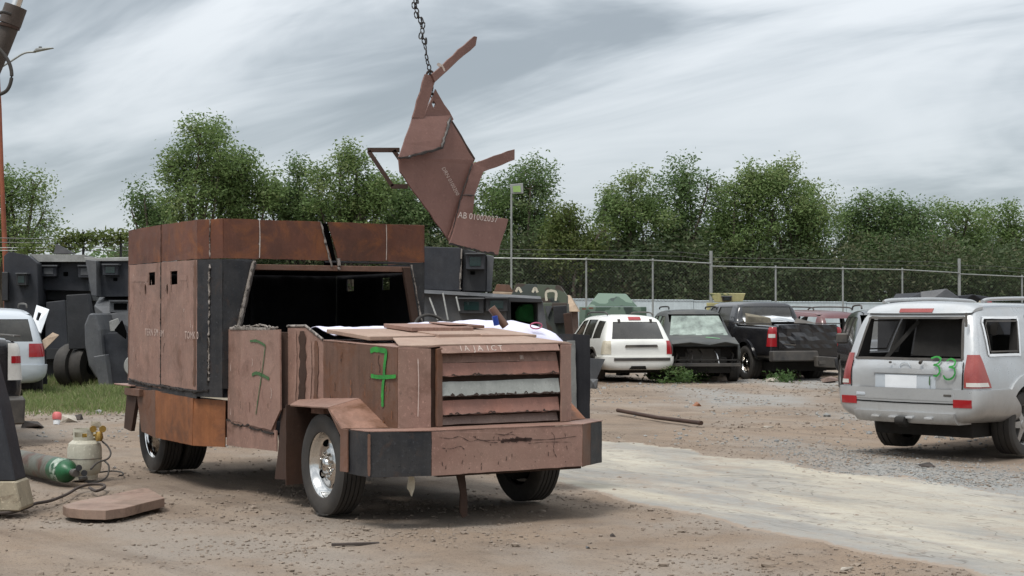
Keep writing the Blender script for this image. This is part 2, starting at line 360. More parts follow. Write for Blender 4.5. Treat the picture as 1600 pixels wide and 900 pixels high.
tk = thing('armoured_truck', 'unfinished armoured truck of rusty primed plates with a green 7 on its hood', 'truck', TO, math.atan2(TL.y, TL.x))
B = lambda n, a, b, m=m_pink, **k: box(n, a, b, m, tk, **k)
PL = lambda n, p, m=m_pink, th=.012, **k: plate(n, p, th, m, tk, rag=.0028, **k)
BV = -1.2; ZT = 2.535; ZB = 2.165; ZF = .93; U0 = -2.15; U1 = -2.44; UR = -4.50; CV = 1.06
CS = -1.0; HF = .95; HS = -.81
# --- crew box: side door leaves with gun ports (near side)
def ports(u0, u1, port, oval, sgn=-1):
    hole = [TV(*q, BV) for q in port]; c = TV(oval[0], oval[1], BV); ov = [V3((c.x+.028*math.cos(a), BV, c.z+.062*math.sin(a))) for a in [2*math.pi*k/10 for k in range(10)]]
    pl = PL('side_door', [(u0, BV, ZF+.02), (u1, BV, ZF-.03), (u1, BV, ZB-.006), (u0, BV, ZB-.006)], m_pink, holes=[hole, ov]); return pl
UM = -3.46
ports(UR, UM-.006, [(233, 426), (233, 446), (243, 445), (243, 425)], (228, 453.5))
ports(UM+.006, U1, [(267, 424), (267, 445), (278, 444), (278, 423)], (262, 453))
for s in (1,):   # far side leaves, with the two ports seen from inside
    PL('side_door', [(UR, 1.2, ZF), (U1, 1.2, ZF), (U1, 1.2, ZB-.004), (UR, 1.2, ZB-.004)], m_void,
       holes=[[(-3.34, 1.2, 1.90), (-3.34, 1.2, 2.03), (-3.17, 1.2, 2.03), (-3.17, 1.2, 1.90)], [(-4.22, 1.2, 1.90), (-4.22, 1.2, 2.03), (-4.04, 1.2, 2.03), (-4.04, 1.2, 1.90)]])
for s in (-1, 1):
    PL('corner_panel', [(U1, s*1.2, ZF-.06), (U0, s*CV, ZF-.06), (U0, s*CV, ZB-.006), (U1, s*1.2, ZB-.006)], m_black)
# front dark panels each side of the windscreen opening
oTL = TU(396, 410, U0); oTR = TU(638, 412, U0); oBL = TU(370, 512, U0); oBR = TU(662, 512, U0)
zt = 2.125; tl, tr, bl, br = -.76, .80, -.97, 1.0
tl = oTL.y; tr = oTR.y; bl = oBL.y; br = min(oBR.y, 1.02)
PL('front_panel', [(U0, -CV, .95), (U0, bl-.0, .95), (U0, bl, 1.5), (U0, tl, ZB-.03), (U0, tl, ZB-.006), (U0, -CV, ZB-.006)], m_black)
PL('front_panel', [(U0, CV, .95), (U0, br, .95), (U0, br, 1.5), (U0, tr, ZB-.03), (U0, tr, ZB-.006), (U0, CV, ZB-.006)], m_black)
plate('opening_edge', [(U0+.02, bl-.012, 1.5), (U0+.02, bl+.03, 1.5), (U0+.02, tl+.012, ZB-.02), (U0+.02, tl-.018, ZB-.02)], .04, m_weldl, tk)
weld('weld_bead', [(U0+.045, bl+.024, 1.52), (U0+.045, tl+.004, ZB-.03)], .010, m_weld, tk)
PL('opening_pillar', [(U0+.01, br, 1.45), (U0+.01, br-.085, 1.45), (U0+.01, tr-.075, 2.11), (U0+.01, tr, 2.11)], m_dark, th=.05)
weld('weld_bead', [(U0+.045, br+.006, 1.5), (U0+.045, tr+.012, ZB-.03)], .008, m_weldl, tk)
B('opening_header', (U0-.05, tl-.01, 2.062), (U0+.01, tr+.02, 2.115), m_hood)
B('opening_header', (U0-.012, -.02, 2.14), (U0+.006, tr+.02, ZB-.005), m_black)
# rusty parapet band
GAP0, GAP1 = TU(503, 345, U0).y, TU(521, 405, U0).y
PL('parapet_plate', [(UR, BV, ZB), (UM-.004, BV, ZB), (UM-.004, BV, ZT), (UR, BV, ZT-.01)], m_band)
PL('parapet_plate', [(UM+.004, BV, ZB), (U1, BV, ZB), (U1, BV, ZT), (UM+.004, BV, ZT)], m_band)
mid = V3(((U0+U1)/2, -(1.2+CV)/2, 0))
PL('parapet_plate', [(U1, BV, ZB), (mid.x-.004, mid.y-.002, ZB), (mid.x-.004, mid.y-.002, ZT), (U1, BV, ZT)], m_band)
PL('parapet_plate', [(mid.x+.004, mid.y+.002, ZB), (U0, -CV, ZB), (U0, -CV, ZT), (mid.x+.004, mid.y+.002, ZT)], m_band)
sx = TU(405, 370, U0).y
PL('parapet_plate', [(U0, -CV, ZB), (U0, sx-.003, ZB), (U0, sx-.003, ZT), (U0, -CV, ZT)], m_band)
PL('parapet_plate', [(U0, sx+.003, ZB), (U0, GAP1-.02, ZB), (U0, GAP0-.015, ZT), (U0, sx+.003, ZT)], m_band)
sx2 = TU(603, 370, U0).y
PL('parapet_plate', [(U0, GAP1+.055, ZB), (U0, sx2-.003, ZB), (U0, sx2-.003, ZT), (U0, GAP0+.055, ZT)], m_band)
PL('parapet_plate', [(U0, sx2+.003, ZB), (U0, CV, ZB), (U0, CV, ZT), (U0, sx2+.003, ZT)], m_band)
PL('parapet_plate', [(U0, CV, ZB), (U1, 1.2, ZB), (U1, 1.2, ZT), (U0, CV, ZT)], m_band)
PL('parapet_plate', [(U1, 1.2, ZB), (-3.2, 1.2, ZB), (-3.2, 1.2, ZT), (U1, 1.2, ZT)], m_band)
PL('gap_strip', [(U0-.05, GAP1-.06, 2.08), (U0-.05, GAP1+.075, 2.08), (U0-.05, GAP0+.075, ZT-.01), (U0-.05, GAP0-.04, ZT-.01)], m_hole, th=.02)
weld('weld_bead', [(U0+.012, GAP1-.025, ZB-.06), (U0+.012, GAP0-.02, ZT)], .010, m_weldl, tk)
weld('weld_bead', [(U0+.02, GAP1+.05, ZB-.1), (U0+.02, GAP1+.045, ZB+.02)], .018, m_weldl, tk)
for s in (sx, sx2): stroke('chalk_line', [(U0+.006, s, ZB+.01), (U0+.006, s+.004, ZB+.2), (U0+.006, s, ZT-.01)], .010 if s == sx else .007, (1, 0, 0), m_chalk, tk)
weld('weld_bead', [(mid.x+.008, mid.y-.008, ZB+.01), (mid.x+.008, mid.y-.008, ZT)], .006, m_weldl, tk)
weld('weld_bead', [(mid.x+.012, mid.y-.012, ZB-.05), (mid.x+.004, mid.y-.012, 1.55), (mid.x-.0, mid.y-.012, 1.02)], .009, m_weldl, tk)
weld('weld_bead', [(mid.x-.01, mid.y-.014, 1.45), (mid.x-.012, mid.y-.014, .98)], .011, m_weld, tk)
weld('weld_bead', [(UM, BV-.006, ZF), (UM, BV-.006, ZB)], .009, m_weld, tk, jit=.3)
weld('weld_bead', [(UM, BV-.006, ZB), (UM, BV-.006, ZT)], .007, m_dark, tk, jit=.3)
weld('weld_bead', [(UR+.05, BV-.01, ZF+.035), (UM-.3, BV-.012, ZF-.01), (UM, BV-.012, ZF), (U1, BV-.01, ZF-.02), (mid.x, mid.y-.012, ZF+.0)], .012, m_weld, tk, jit=.6)
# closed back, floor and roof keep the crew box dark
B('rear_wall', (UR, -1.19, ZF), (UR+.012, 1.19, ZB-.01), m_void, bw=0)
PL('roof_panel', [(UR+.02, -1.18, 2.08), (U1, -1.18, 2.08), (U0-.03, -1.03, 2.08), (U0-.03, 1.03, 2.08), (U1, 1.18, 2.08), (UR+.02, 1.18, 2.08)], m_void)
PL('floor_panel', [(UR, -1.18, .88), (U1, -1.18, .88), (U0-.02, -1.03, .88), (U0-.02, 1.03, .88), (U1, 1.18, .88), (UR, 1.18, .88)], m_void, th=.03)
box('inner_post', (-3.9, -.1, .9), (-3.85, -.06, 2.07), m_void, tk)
box('interior_lamp', (-2.6, -1.17, 1.99), (-2.5, -1.14, 2.04), m_steelrim, tk)
# lower skirt
PL('skirt_plate', [(-3.62, BV, ZF-.05), (U1-.09, BV, ZF-.08), (-2.56, BV, .40), (-3.61, BV, .405)], m_skirt, off=0)
PL('skirt_plate', [(-4.25, BV, ZF-.02), (-3.625, BV, ZF-.05), (-3.615, BV, .405), (-4.06, BV, .44)], m_skirtg)
PL('skirt_plate', [(-2.55, BV, ZF-.08), (U0-.03, -1.02, ZF-.09), (U0-.03, -1.02, .405), (-2.55, BV, .40)], m_skirt)
PL('skirt_plate', [(-2.55, 1.2, ZF-.08), (-4.06, 1.2, ZF-.09), (-4.06, 1.2, .44), (-2.55, 1.2, .40)], m_skirtg)
PL('corner_panel', [(UR+.02, BV-.004, ZF-.05), (U1, BV-.004, ZF-.08), (U1, BV-.004, ZF+.0), (UR+.02, BV-.004, ZF+.02)], m_black, th=.008)
B('rear_step', (UR-.30, -1.26, .885), (UR+.25, -.6, .90), m_pink2, rot=Matrix.Rotation(R(-1.5), 3, 'X'))
B('rear_step', (UR+.02, -1.25, .80), (UR+.50, -1.17, .875), m_skirtg)
PL('step_bracket', [(UR-.12, -1.19, .44), (UR+.12, -1.19, .42), (UR+.32, -1.19, .82), (UR-.02, -1.19, .82)], m_dark, th=.04)
stroke('rust_run', [(U1-.05, BV-.006, ZB-.01), (U1-.055, BV-.006, 1.7), (U1-.05, BV-.006, 1.3), (U1-.06, BV-.006, ZF+.03)], .075, (0, -1, 0), m_hood, tk, lift=.002, jit=.35)
stroke('rust_run', [(UR+.02, BV-.006, ZB-.01), (UR+.025, BV-.006, 1.6), (UR+.02, BV-.006, ZF+.05)], .03, (0, -1, 0), m_hood, tk, lift=.002, jit=.4)
for k in range(26):
    u = rr0.uniform(UR+.1, U1-.1); z = rr0.uniform(ZF+.1, ZB-.1); l = rr0.uniform(.02, .10); a = rr0.uniform(-.5, .5)
    stroke('scuff', [(u, BV-.006, z), (u+l*a, BV-.006, z-l*.5), (u+l*a*1.3, BV-.006, z-l)], rr0.uniform(.004, .010), (0, -1, 0), rr0.choice((m_pchalk, m_hood, m_dark)), tk, lift=.002, jit=.6)
for k in range(30):
    u = rr0.uniform(-.35, .85); z = rr0.uniform(.8, 1.36); l = rr0.uniform(.02, .12)
    stroke('scuff', [(u, HS-.012-.016*(u < .2), z), (u+rr0.uniform(-.02, .02), HS-.012-.016*(u < .2), z-l*.5), (u, HS-.012-.016*(u < .2), z-l)], rr0.uniform(.004, .012), (0, -1, 0), rr0.choice((m_dark, m_skirt, m_dark, m_skirt)), tk, lift=.002, jit=.6)
for k in range(16):
    u = rr0.uniform(-2.1, -1.05); z = rr0.uniform(.75, 1.4); l = rr0.uniform(.02, .10)
    stroke('scuff', [(u, CS-.025, z), (u+rr0.uniform(-.02, .02), CS-.025, z-l*.5), (u, CS-.025, z-l)], rr0.uniform(.004, .010), (0, -1, 0), rr0.choice((m_pchalk, m_dark, m_hood)), tk, lift=.002, jit=.6)
# --- cab side and door
CS = -1.0
PL('cab_door', [tuple(TV(x, y, CS-.015)) for x, y in ((379, 517), (438, 515), (439, 641), (425, 672), (391, 664), (376, 600))], m_pink2, th=.016)
PL('cab_side', [(-2.16, CS, .66), (-1.55, CS, .64), (-1.06, CS, .60), (-.99, CS, .82), (-.98, CS, 1.50), (-2.16, CS, 1.505)], m_pink)
PL('rocker_plate', [(-2.18, CS, .42), (-1.0, CS, .45), (-1.0, CS, .63), (-2.18, CS, .655)], m_pink)
weld('weld_bead', [(-2.16, CS-.01, .655), (-1.9, CS-.01, .625), (-1.62, CS-.01, .64)], .008, m_weld, tk, jit=1.4)
weld('weld_bead', [(-1.6, CS-.012, .62), (-1.05, CS-.012, .60)], .009, m_weld, tk, jit=.7)
B('cab_sill', (-2.1, CS-.015, 1.50), (-1.15, CS+.05, 1.525), m_weldl)
weld('burnt_edge', [(-2.05, CS, 1.53), (-1.6, CS, 1.535), (-1.5, CS+.02, 1.55), (-1.2, CS, 1.535), (-1.0, CS, 1.53)], .008, m_weldl, tk, jit=1.2)
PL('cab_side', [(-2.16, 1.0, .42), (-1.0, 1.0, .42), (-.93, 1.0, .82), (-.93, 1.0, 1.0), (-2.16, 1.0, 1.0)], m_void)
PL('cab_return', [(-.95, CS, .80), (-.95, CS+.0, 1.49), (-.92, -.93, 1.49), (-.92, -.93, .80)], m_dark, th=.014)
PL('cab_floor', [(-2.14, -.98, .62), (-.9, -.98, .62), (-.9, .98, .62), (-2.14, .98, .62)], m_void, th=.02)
# opened far door whose folded end shows past the hood, with the cloth over it
PL('open_door', [(-.95, 1.04, .62), (-.42, 1.72, .62), (-.42, 1.72, 1.46), (-.95, 1.04, 1.46)], m_black, th=.02)
PL('open_door', [(-.42, 1.71, .62), (-.34, 1.84, .64), (-.34, 1.84, 1.45), (-.42, 1.71, 1.46)], m_void, th=.012)
PL('open_door', [(-.40, 1.66, .62), (-.38, 1.72, .62), (-.38, 1.70, 1.40), (-.40, 1.62, 1.40)], m_ar2_, th=.012)
# --- cowl and hood
PL('cowl_plate', [(-.92, -.93, .80), (-.40, -.83, .80), (-.40, -.83, 1.415), (-.66, -.88, 1.53), (-.92, -.93, 1.525)], m_pink, th=.014)
for u, w_, mm in ((-.80, .03, m_pink2), (-.70, .09, m_dark), (-.58, .025, m_pink2), (-.50, .05, m_hood)):  # pale and dark stripes put the plate's vertical waviness into its colour
    stroke('wave_stripe', [(u, -.940+.192*(u+.92), 1.5-(.08 if u > -.66 else 0)), (u+.01, -.938+.192*(u+.92), 1.2), (u-.01, -.942+.192*(u+.92), .86)], w_, (.19, -1, 0), mm, tk, lift=.004, jit=.3)
tube('cowl_lip', [(-.93, -.935, 1.54), (-.66, -.885, 1.545), (-.40, -.84, 1.43)], .012, m_weldl, tk)
HF = .95; HS = -.81
PL('hood_side', [(-.40, -.83, .72), (HF-.03, HS, .76), (HF-.03, HS, 1.385), (-.40, -.83, 1.42)], m_hood)
PL('hood_side', [(-.40, .83, .72), (HF-.03, .78, .76), (HF-.03, .78, 1.385), (-.40, .83, 1.42)], m_pink)
PL('hood_front_plate', [(HF-.03, HS, .76), (HF+.02, -.545, .76), (HF+.02, -.545, 1.375), (HF-.03, HS, 1.385)], m_pink2)
PL('groove_strip', [(HF+.0, -.55, .76), (HF+.0, -.50, .76), (HF, -.50, 1.375), (HF, -.55, 1.375)], m_dark)
PL('grille_post', [(HF+.03, -.505, .765), (HF+.03, -.455, .765), (HF+.03, -.455, 1.38), (HF+.03, -.505, 1.375)], m_hood, th=.03)
PL('grille_post', [(HF+.03, .655, .765), (HF+.0, .775, .765), (HF+.0, .775, 1.39), (HF+.03, .655, 1.395)], m_pink2, th=.016)
PL('grille_back', [(HF-.05, -.5, .75), (HF-.05, .72, .75), (HF-.05, .72, 1.39), (HF-.05, -.5, 1.39)], m_dark)
sl_ = [(1.262, 1.33, m_pink, -.02, 0), (1.157, 1.258, m_slat1, .012, .0), (1.0, 1.112, m_slat2, .018, .0), (.853, .965, m_slat1, .012, 0), (.775, .835, m_slat3, -.012, 0)]
for z0, z1, mm, pr_, _ in sl_:
    n_ = 14; lo = [(HF+pr_+.012, -.452+1.10*k/n_, z0+(rnd.uniform(-.0025, .0025) if mm in (m_slat2, m_slat1) else 0)) for k in range(n_+1)]
    PL('louver_slat', lo+[(HF+pr_-.012, .648, z1+.006), (HF+pr_-.012, -.452, z1)], mm, th=.008)
    if pr_ > 0:
        weld('burnt_edge', [(HF+pr_+.016, -.45, z0+.002), (HF+pr_+.016, .645, z0+.006)], .006 if mm is m_slat2 else .0035, m_edge, tk, jit=1.1)
        for _ in range(16 if mm is m_slat2 else 7):
            y = rnd.uniform(-.4, .6); w_ = rnd.uniform(.01, .05); stroke('burnt_notch', [(HF+pr_+.019, y, z0+.006), (HF+pr_+.018, y+w_/2, z0+rnd.uniform(.008, .022)), (HF+pr_+.019, y+w_, z0+.005)], .010, (1, 0, 0), m_edge, tk, jit=.5)
PL('grille_top_lip', [(HF+.055, -.47, 1.338), (HF+.055, .63, 1.348), (HF+.02, .625, 1.405), (HF+.02, -.47, 1.40)], m_slat3 if 0 else m_pink2, th=.012)
PL('hood_top', [(HF+.02, -.545, 1.385), (HF-.03, -.82, 1.388), (-.40, -.84, 1.425), (-.40, .82, 1.425), (HF, .79, 1.395), (HF+.03, .64, 1.40), (HF+.03, -.47, 1.395)], m_pink2, th=.010)
PL('hood_slope', [(HF+.02, -.545, 1.398), (HF-.03, -.80, 1.398), (.42, -.60, 1.452), (.42, .60, 1.462), (HF, .77, 1.408), (HF+.03, .64, 1.41), (HF+.03, -.47, 1.405)], m_sheet, th=.008)
# loose sheets lying on the hood, all leaning down towards the nose
def sheet(u0, u1, v0, v1, z, th, m, tilt, roll=0): B('hood_sheet', (u0, v0, z-th), (u1, v1, z), m, rot=Matrix.Rotation(R(roll), 3, 'X') @ Matrix.Rotation(R(tilt), 3, 'Y'), about=(u1, (v0+v1)/2, z))
sheet(-.42, .40, -.80, -.12, 1.470, .034, m_sheet, 3.6, .5)
sheet(-.30, .46, -.20, .28, 1.482, .030, m_sheet, 3.4)
sheet(-.25, .48, .20, .74, 1.474, .024, m_sheet, 4.2, -.6)
sheet(-.42, .10, -.26, .34, 1.535, .036, m_pink, 3.2)
sheet(-.40, -.02, .26, .52, 1.548, .024, m_hood, 2.5)
sheet(-.38, .0, .16, .34, 1.560, .010, m_pink2, 2.5)
# --- fenders
def fender(s):
    q = lambda u, v, z: (u, s*v, z)
    iv = .80; ov = 1.14
    A = [(-.78, .905), (-.18, .94), (.22, .70), (.43, .42)]; In = [(-.80, .955), (.40, .965), (.80, .765)]
    PL('fender_top', [q(-.40, ov, .885), q(.36, ov, .90), q(.26, iv, .965), q(-.90, iv, .915)], m_pink)
    PL('fender_slope', [q(.36, ov, .90), q(.62, ov, .748), q(.78, iv, .752), q(.26, iv, .965)], m_fend if s < 0 else m_skirt)
    PL('fender_lip', [q(.36, ov+.004, .90), q(.60, ov+.004, .70), q(.60, ov+.004, .42), q(.73, ov+.004, .42), q(.73, ov+.004, .755), q(.62, ov+.004, .752)], m_hood, th=.014)
    PL('splash_panel', [q(-.58, 1.10, .88), q(-.58, .55, .88), q(-.58, .55, .22), q(-.58, 1.10, .20)], m_dark)
    PL('splash_panel', [q(-.93, .985, .82), q(-.58, 1.0, .88), q(-.585, 1.0, .24), q(-1.08, .985, .20), q(-1.0, .985, .45)], m_dark)
    PL('wheel_housing', [q(-.8, .60, .3), q(.8, .60, .45), q(.8, .60, .93), q(-.8, .60, .93)], m_dark)
fender(-1); fender(1)
# --- bumper
z0, z1 = .41, .75
bp = [(.69, -1.12), (1.06, -1.12), (1.20, -.665), (1.20, .72), (1.08, .88), (.95, 1.08), (.69, 1.10)]
bm_ = [m_black, m_black, m_pink2, m_hood, m_black, m_black]
for k in range(6):
    a, b = bp[k], bp[k+1]; PL('bumper_plate', [(a[0], a[1], z0), (b[0], b[1], z0+(.008 if k == 2 else 0)), (b[0], b[1], z1), (a[0], a[1], z1)], bm_[k] if k != 4 else m_black, th=.012)
PL('bumper_top', [(.74, -1.13, z1+.006), (1.06, -1.13, z1+.006), (1.21, -.67, z1+.006), (1.21, .725, z1+.006), (1.09, .885, z1+.006), (.955, 1.09, z1+.006), (.72, 1.11, z1+.006), (.90, .8, z1+.006), (.90, -.8, z1+.006)], m_pink2, th=.008)
for k, (a, b) in enumerate((( (1.068, -1.125), z0), ((1.068, -1.125), z1))): pass
stroke('rust_edge', [(1.066, -1.128, z0+.01), (1.066, -1.128, z0+.2), (1.066, -1.128, z1-.01)], .022, (.75, -.66, 0), m_hood, tk)
stroke('rust_edge', [(1.196, -.68, z0+.01), (1.196, -.68, z0+.2), (1.196, -.68, z1-.01)], .024, (.95, -.3, 0), m_hood, tk)
B('underbar', (1.02, -.55, .385), (1.10, .78, .408), m_dark)
m_scr = M('black_scratch', (.05, .03, .025), alt=(.10, .055, .045), rough=.8, sc=14, bump=0)
rr_ = random.Random(4)
for p in ([(-.60, .70), (-.5, .69), (-.42, .70), (-.33, .66), (-.25, .67), (-.15, .645), (-.08, .64)], [(-.58, .62), (-.5, .61), (-.42, .625), (-.38, .60)], [(-.3, .70), (-.24, .665), (-.1, .66), (.05, .655), (.2, .65), (.4, .645), (.66, .66)], [(-.05, .69), (.05, .70), (.12, .665)], [(.2, .62), (.38, .625), (.6, .615)], [(.42, .70), (.45, .66), (.44, .56), (.47, .5)], [(-.1, .71), (-.02, .70), (.06, .72)]):
    stroke('scratch', [(1.206, y, z) for y, z in p], .0045, (1, 0, 0), m_scr, tk, jit=.8)
for k in range(12): 
    y = rr_.uniform(-.02, .16); stroke('scratch', [(1.206, y-.06, .66+rr_.uniform(-.02, .02)), (1.206, y, .655), (1.206, y+.09, .65+rr_.uniform(-.015, .015))], .017, (1, 0, 0), m_scr, tk, jit=.6)
for k in range(22):
    y = rr_.uniform(-.6, .68); z = rr_.uniform(.44, .7); l = rr_.uniform(.008, .035); stroke('scratch', [(1.206, y, z), (1.206, y+rr_.uniform(-.01, .01), z-l)], .006, (1, 0, 0), m_scr, tk)
PL('hanging_strap', [tuple(TU(x, y, .95)) for x, y in ((712, 738), (725, 738), (729, 770), (730, 806), (722, 809), (718, 800), (719, 770))], m_dark, th=.02)
# --- writing on the truck
stroke('number_mark', [tuple(TV(x, y, CS-.026)) for x, y in ((391, 533), (402, 533), (415, 540))], .022, (0, -1, 0), m_greend, tk)
stroke('number_mark', [tuple(TV(x, y, CS-.026)) for x, y in ((415, 539), (410, 580), (404, 620), (400, 648))], .014, (0, -1, 0), m_greend, tk)
stroke('number_mark', [tuple(TV(x, y, CS-.026)) for x, y in ((394, 586), (401, 583), (410, 586), (421, 592))], .03, (0, -1, 0), m_greend, tk)
stroke('number_mark', [tuple(TV(x, y, HS-.014)) for x, y in ((579, 549), (585, 546), (595, 547), (603, 549), (603, 556), (601, 572), (600, 590), (598, 610), (598, 636))], .042, (0, -1, 0), m_green, tk, jit=.1)
stroke('number_mark', [tuple(TV(x, y, HS-.017)) for x, y in ((580, 587), (590, 589), (605, 589), (619, 588))], .032, (0, -1, 0), m_green, tk, jit=.1)
for s_, x_, y_, h_ in (('TERN 5M', 227, 524, .085), ('0M', 250, 526, .085), ('TOMK 0', 289, 529, .085)):
    a = TV(x_, y_, BV-.008); text('stencil_text', s_, h_*1.2, a, (1, 0, 0), (0, 0, 1), m_pchalk, tk)
for x0_, x1_, y_ in ((206, 231, 436), (280, 292, 434)):
    a = TV(x0_, y_, BV-.008); b = TV(x1_, y_, BV-.008); stroke('paint_smear', [a, (a+b)/2, b], .055, (0, -1, 0), m_pink2, tk, jit=.1, lift=.001)
text('stencil_text', 'I A  J A  I C T', .07, (HF+.047, -.30, 1.350), (0, 1, 0), (-.6, 0, 1), m_chalk, tk, lift=.012)
text('stencil_text', 'III', .05, (HF-.01, .27, 1.275), (0, 1, 0), (-.2, 0, 1), m_chalk, tk, lift=.03)
stroke('chalk_line', [(HF+.012, -.66, 1.3), (HF+.014, -.655, 1.1), (HF+.012, -.66, .85)], .008, (1, 0, 0), m_pchalk, tk, lift=.008)
# --- wheels, axles and chassis
wheel(tk, (0, -.93, .415), .415, .23, .265, -1, 'truck', flat=.012, steer=R(0))
wheel(tk, (0, .93, .415), .415, .23, .265, 1, 'truck', flat=.012)
for s in (-1, 1):
    wheel(tk, (-4.27, s*.92, .415), .415, .225, .265, s, 'deep', flat=.012); wheel(tk, (-4.27, s*.66, .415), .415, .225, .265, s, 'deep', flat=.012)
    B('frame_rail', (-4.9, s*.43-.04, .55), (.95, s*.43+.04, .75), m_void)
tube('axle', [(0, -.8, .40), (0, .8, .40)], .06, m_void, tk); tube('axle', [(-4.27, -.8, .415), (-4.27, .8, .415)], .09, m_void, tk)
lathe('differential', [(0, -.2), (.15, -.14), (.2, 0), (.15, .14), (0, .2)], m_void, tk, seg=16, T=Matrix.Translation((-4.27, 0, .42)))
for s in (-1, 1): lathe('brake_drum', [(0, .76), (.205, .76), (.215, .80), (.215, .90), (0, .90)], m_under_, tk, seg=28, T=Matrix.Translation((0, 0, .415)) @ Matrix.Scale(s, 4, (0, 1, 0)))
B('engine_block', (-.5, -.38, .42), (.7, .38, .95), m_void); B('fuel_tank', (-3.3, .3, .42), (-1.8, .9, .75), m_void)
B('radiator', (.6, -.55, .5), (.68, .55, 1.3), m_void)
# --- steering wheel
sw = bmesh.new(); c = TU(676, 500, -1.28); tilt = Matrix.Rotation(R(62), 4, 'Y')
ringp = [c+(tilt @ Vector((.19*math.cos(a), .19*math.sin(a), 0))) for a in [2*math.pi*k/30 for k in range(31)]]
addtube(sw, [p-V3((0, 0, .12)) for p in ringp], .014, 8, cap=False)
swo = bmo('steering_wheel', sw, m_tyre, tk, smooth=True)
tube('steering_column', [c-V3((0, 0, .12)), c+V3((.35, 0, -.4))], .025, m_void, tk)
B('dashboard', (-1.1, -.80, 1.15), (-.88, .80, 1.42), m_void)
# ================================================================ ground
def h_(x, y):
    d = math.hypot(x, y); a = noise.noise((x*.35, y*.35, 1.3))*.028+noise.noise((x*1.3, y*1.3, 5.1))*.016+noise.noise((x*4.1, y*4.1, 2.2))*.008
    if d < 40: a += noise.noise((x*11, y*11, 7.7))*.0045
    t = 1-.75*smooth(lane(x, y), -.15, .15)
    e = min(1, max(0, (y-24)/8))*min(1, max(0, (70-y)/20)); a += e*noise.noise((x*.9, y*.9, 8.8))*.05
    return a*t-.006
LU = [GR(930, 684), GR(1090, 703), GR(1260, 728), GR(1420, 748), GR(1600, 775), GR(1760, 800)]
LL = [GR(860, 752), GR(980, 782), GR(1120, 813), GR(1300, 852), GR(1540, 903), GR(1700, 935)]
def edge(pts, x, y, amp):
    # signed distance-like value: positive beyond the polyline (larger y)
    best = 1e9; sg = 0
    for i in range(len(pts)-1):
        a, b = pts[i], pts[i+1]; dx, dy = b.x-a.x, b.y-a.y; t = ((x-a.x)*dx+(y-a.y)*dy)/(dx*dx+dy*dy)
        if i > 0: t = max(0, t)
        if i < len(pts)-2: t = min(1, t)
        qx, qy = a.x+dx*t, a.y+dy*t; d = math.hypot(x-qx, y-qy)
        if d < best: best = d; sg = 1 if (dx*(y-qy)-dy*(x-qx)) > 0 else -1
    return best*sg+noise.noise((x*1.1, y*1.1, 3))*amp+noise.noise((x*4, y*4, 3))*amp*.4+noise.noise((x*12, y*12, 3))*amp*.25
def lane(x, y):
    """> 0 on the pale hard lane"""
    if y > 24 or y < 2 or x < -3: return -1
    u = -edge(LU, x, y, .35); l = edge(LL, x, y, .12); s = x-(-1.2)+noise.noise((x*2, y*2, 9))*.3
    return max(-1, min(u, l, s))
def smooth(v, a, b): t = min(1, max(0, (v-a)/(b-a))); return t*t*(3-2*t)
def build_ground():
    rs = [1.5]
    while rs[-1] < 3200: rs.append(rs[-1]*(1.0068 if 9 < rs[-1] < 48 else 1.05 if rs[-1] < 9 else 1.04))
    an = []; a = -180.0
    while a < 180: an.append(a); a += .13 if -23 < a < 23 else 2.5
    nr, na = len(rs), len(an); V = np.zeros((nr*na, 3), np.float32); A = np.zeros((nr*na, 4), np.float32); A[:, 3] = 1
    k = 0; LZ = np.full(nr*na, -1.0, np.float32)
    for r in rs:
        for g in an:
            x = r*math.sin(R(g)); y = r*math.cos(R(g)); V[k, 0] = x; V[k, 1] = y
            if r < 90 and abs(g) < 26:
                V[k, 2] = h_(x, y); L_ = lane(x, y) if r < 30 else -1
                LZ[k] = L_
                gr = smooth(-edge(LU, x, y, .3), -2.6, -.2) if r < 30 and x > 2.5 else 0
                if L_ > .1: gr = smooth(x, 2.5, 5)*.6*smooth(noise.noise((x*.7, y*.9, 4)), -.2, .5)
                if y > 17 and L_ < 0: gr = max(gr, .8*smooth(noise.noise((x*.35, y*.22, 14)), -.12, .25)*smooth(x, -1, 2)*smooth(y, 17, 21))
                gs = smooth(y, 26, 31)*smooth(-x, 4.5, 7.5)*smooth(noise.noise((x*.6, y*.5, 2))+.45, 0, .5)
                A[k, 0] = smooth(L_, -.02, .10)+0*L_; A[k, 1] = gr*smooth(x, 2.6, 4.2); A[k, 2] = gs
            k += 1
    ii = np.arange(nr-1)[:, None]*na; jj = np.arange(na)[None, :]; j2 = (jj+1) % na
    Q = np.stack([ii+jj, ii+na+jj, ii+na+j2, ii+j2], -1).reshape(-1, 4)
    o = npmesh('ground', V, Q, m_ground, None, True); at = o.data.color_attributes.new('zone', 'FLOAT_COLOR', 'POINT'); at.data.foreach_set('color', A.ravel())
    o['kind'] = 'structure'; 
    # centre cap so that the sheet is closed below the camera
    # pale lane: a sheet of its own a few millimetres above the dirt
    m = LZ[Q].max(1) > -.06; q = Q[m]; u, inv = np.unique(q, return_inverse=True)
    W_ = V[u].copy(); W_[:, 2] += np.clip((LZ[u]+.02)/.06, 0, 1)*.027-.02; ln = npmesh('concrete_lane', W_, inv.reshape(-1, 4), m_lane, None, True); ln['kind'] = 'structure'
    at = ln.data.color_attributes.new('zone', 'FLOAT_COLOR', 'POINT'); at.data.foreach_set('color', A[u].ravel())
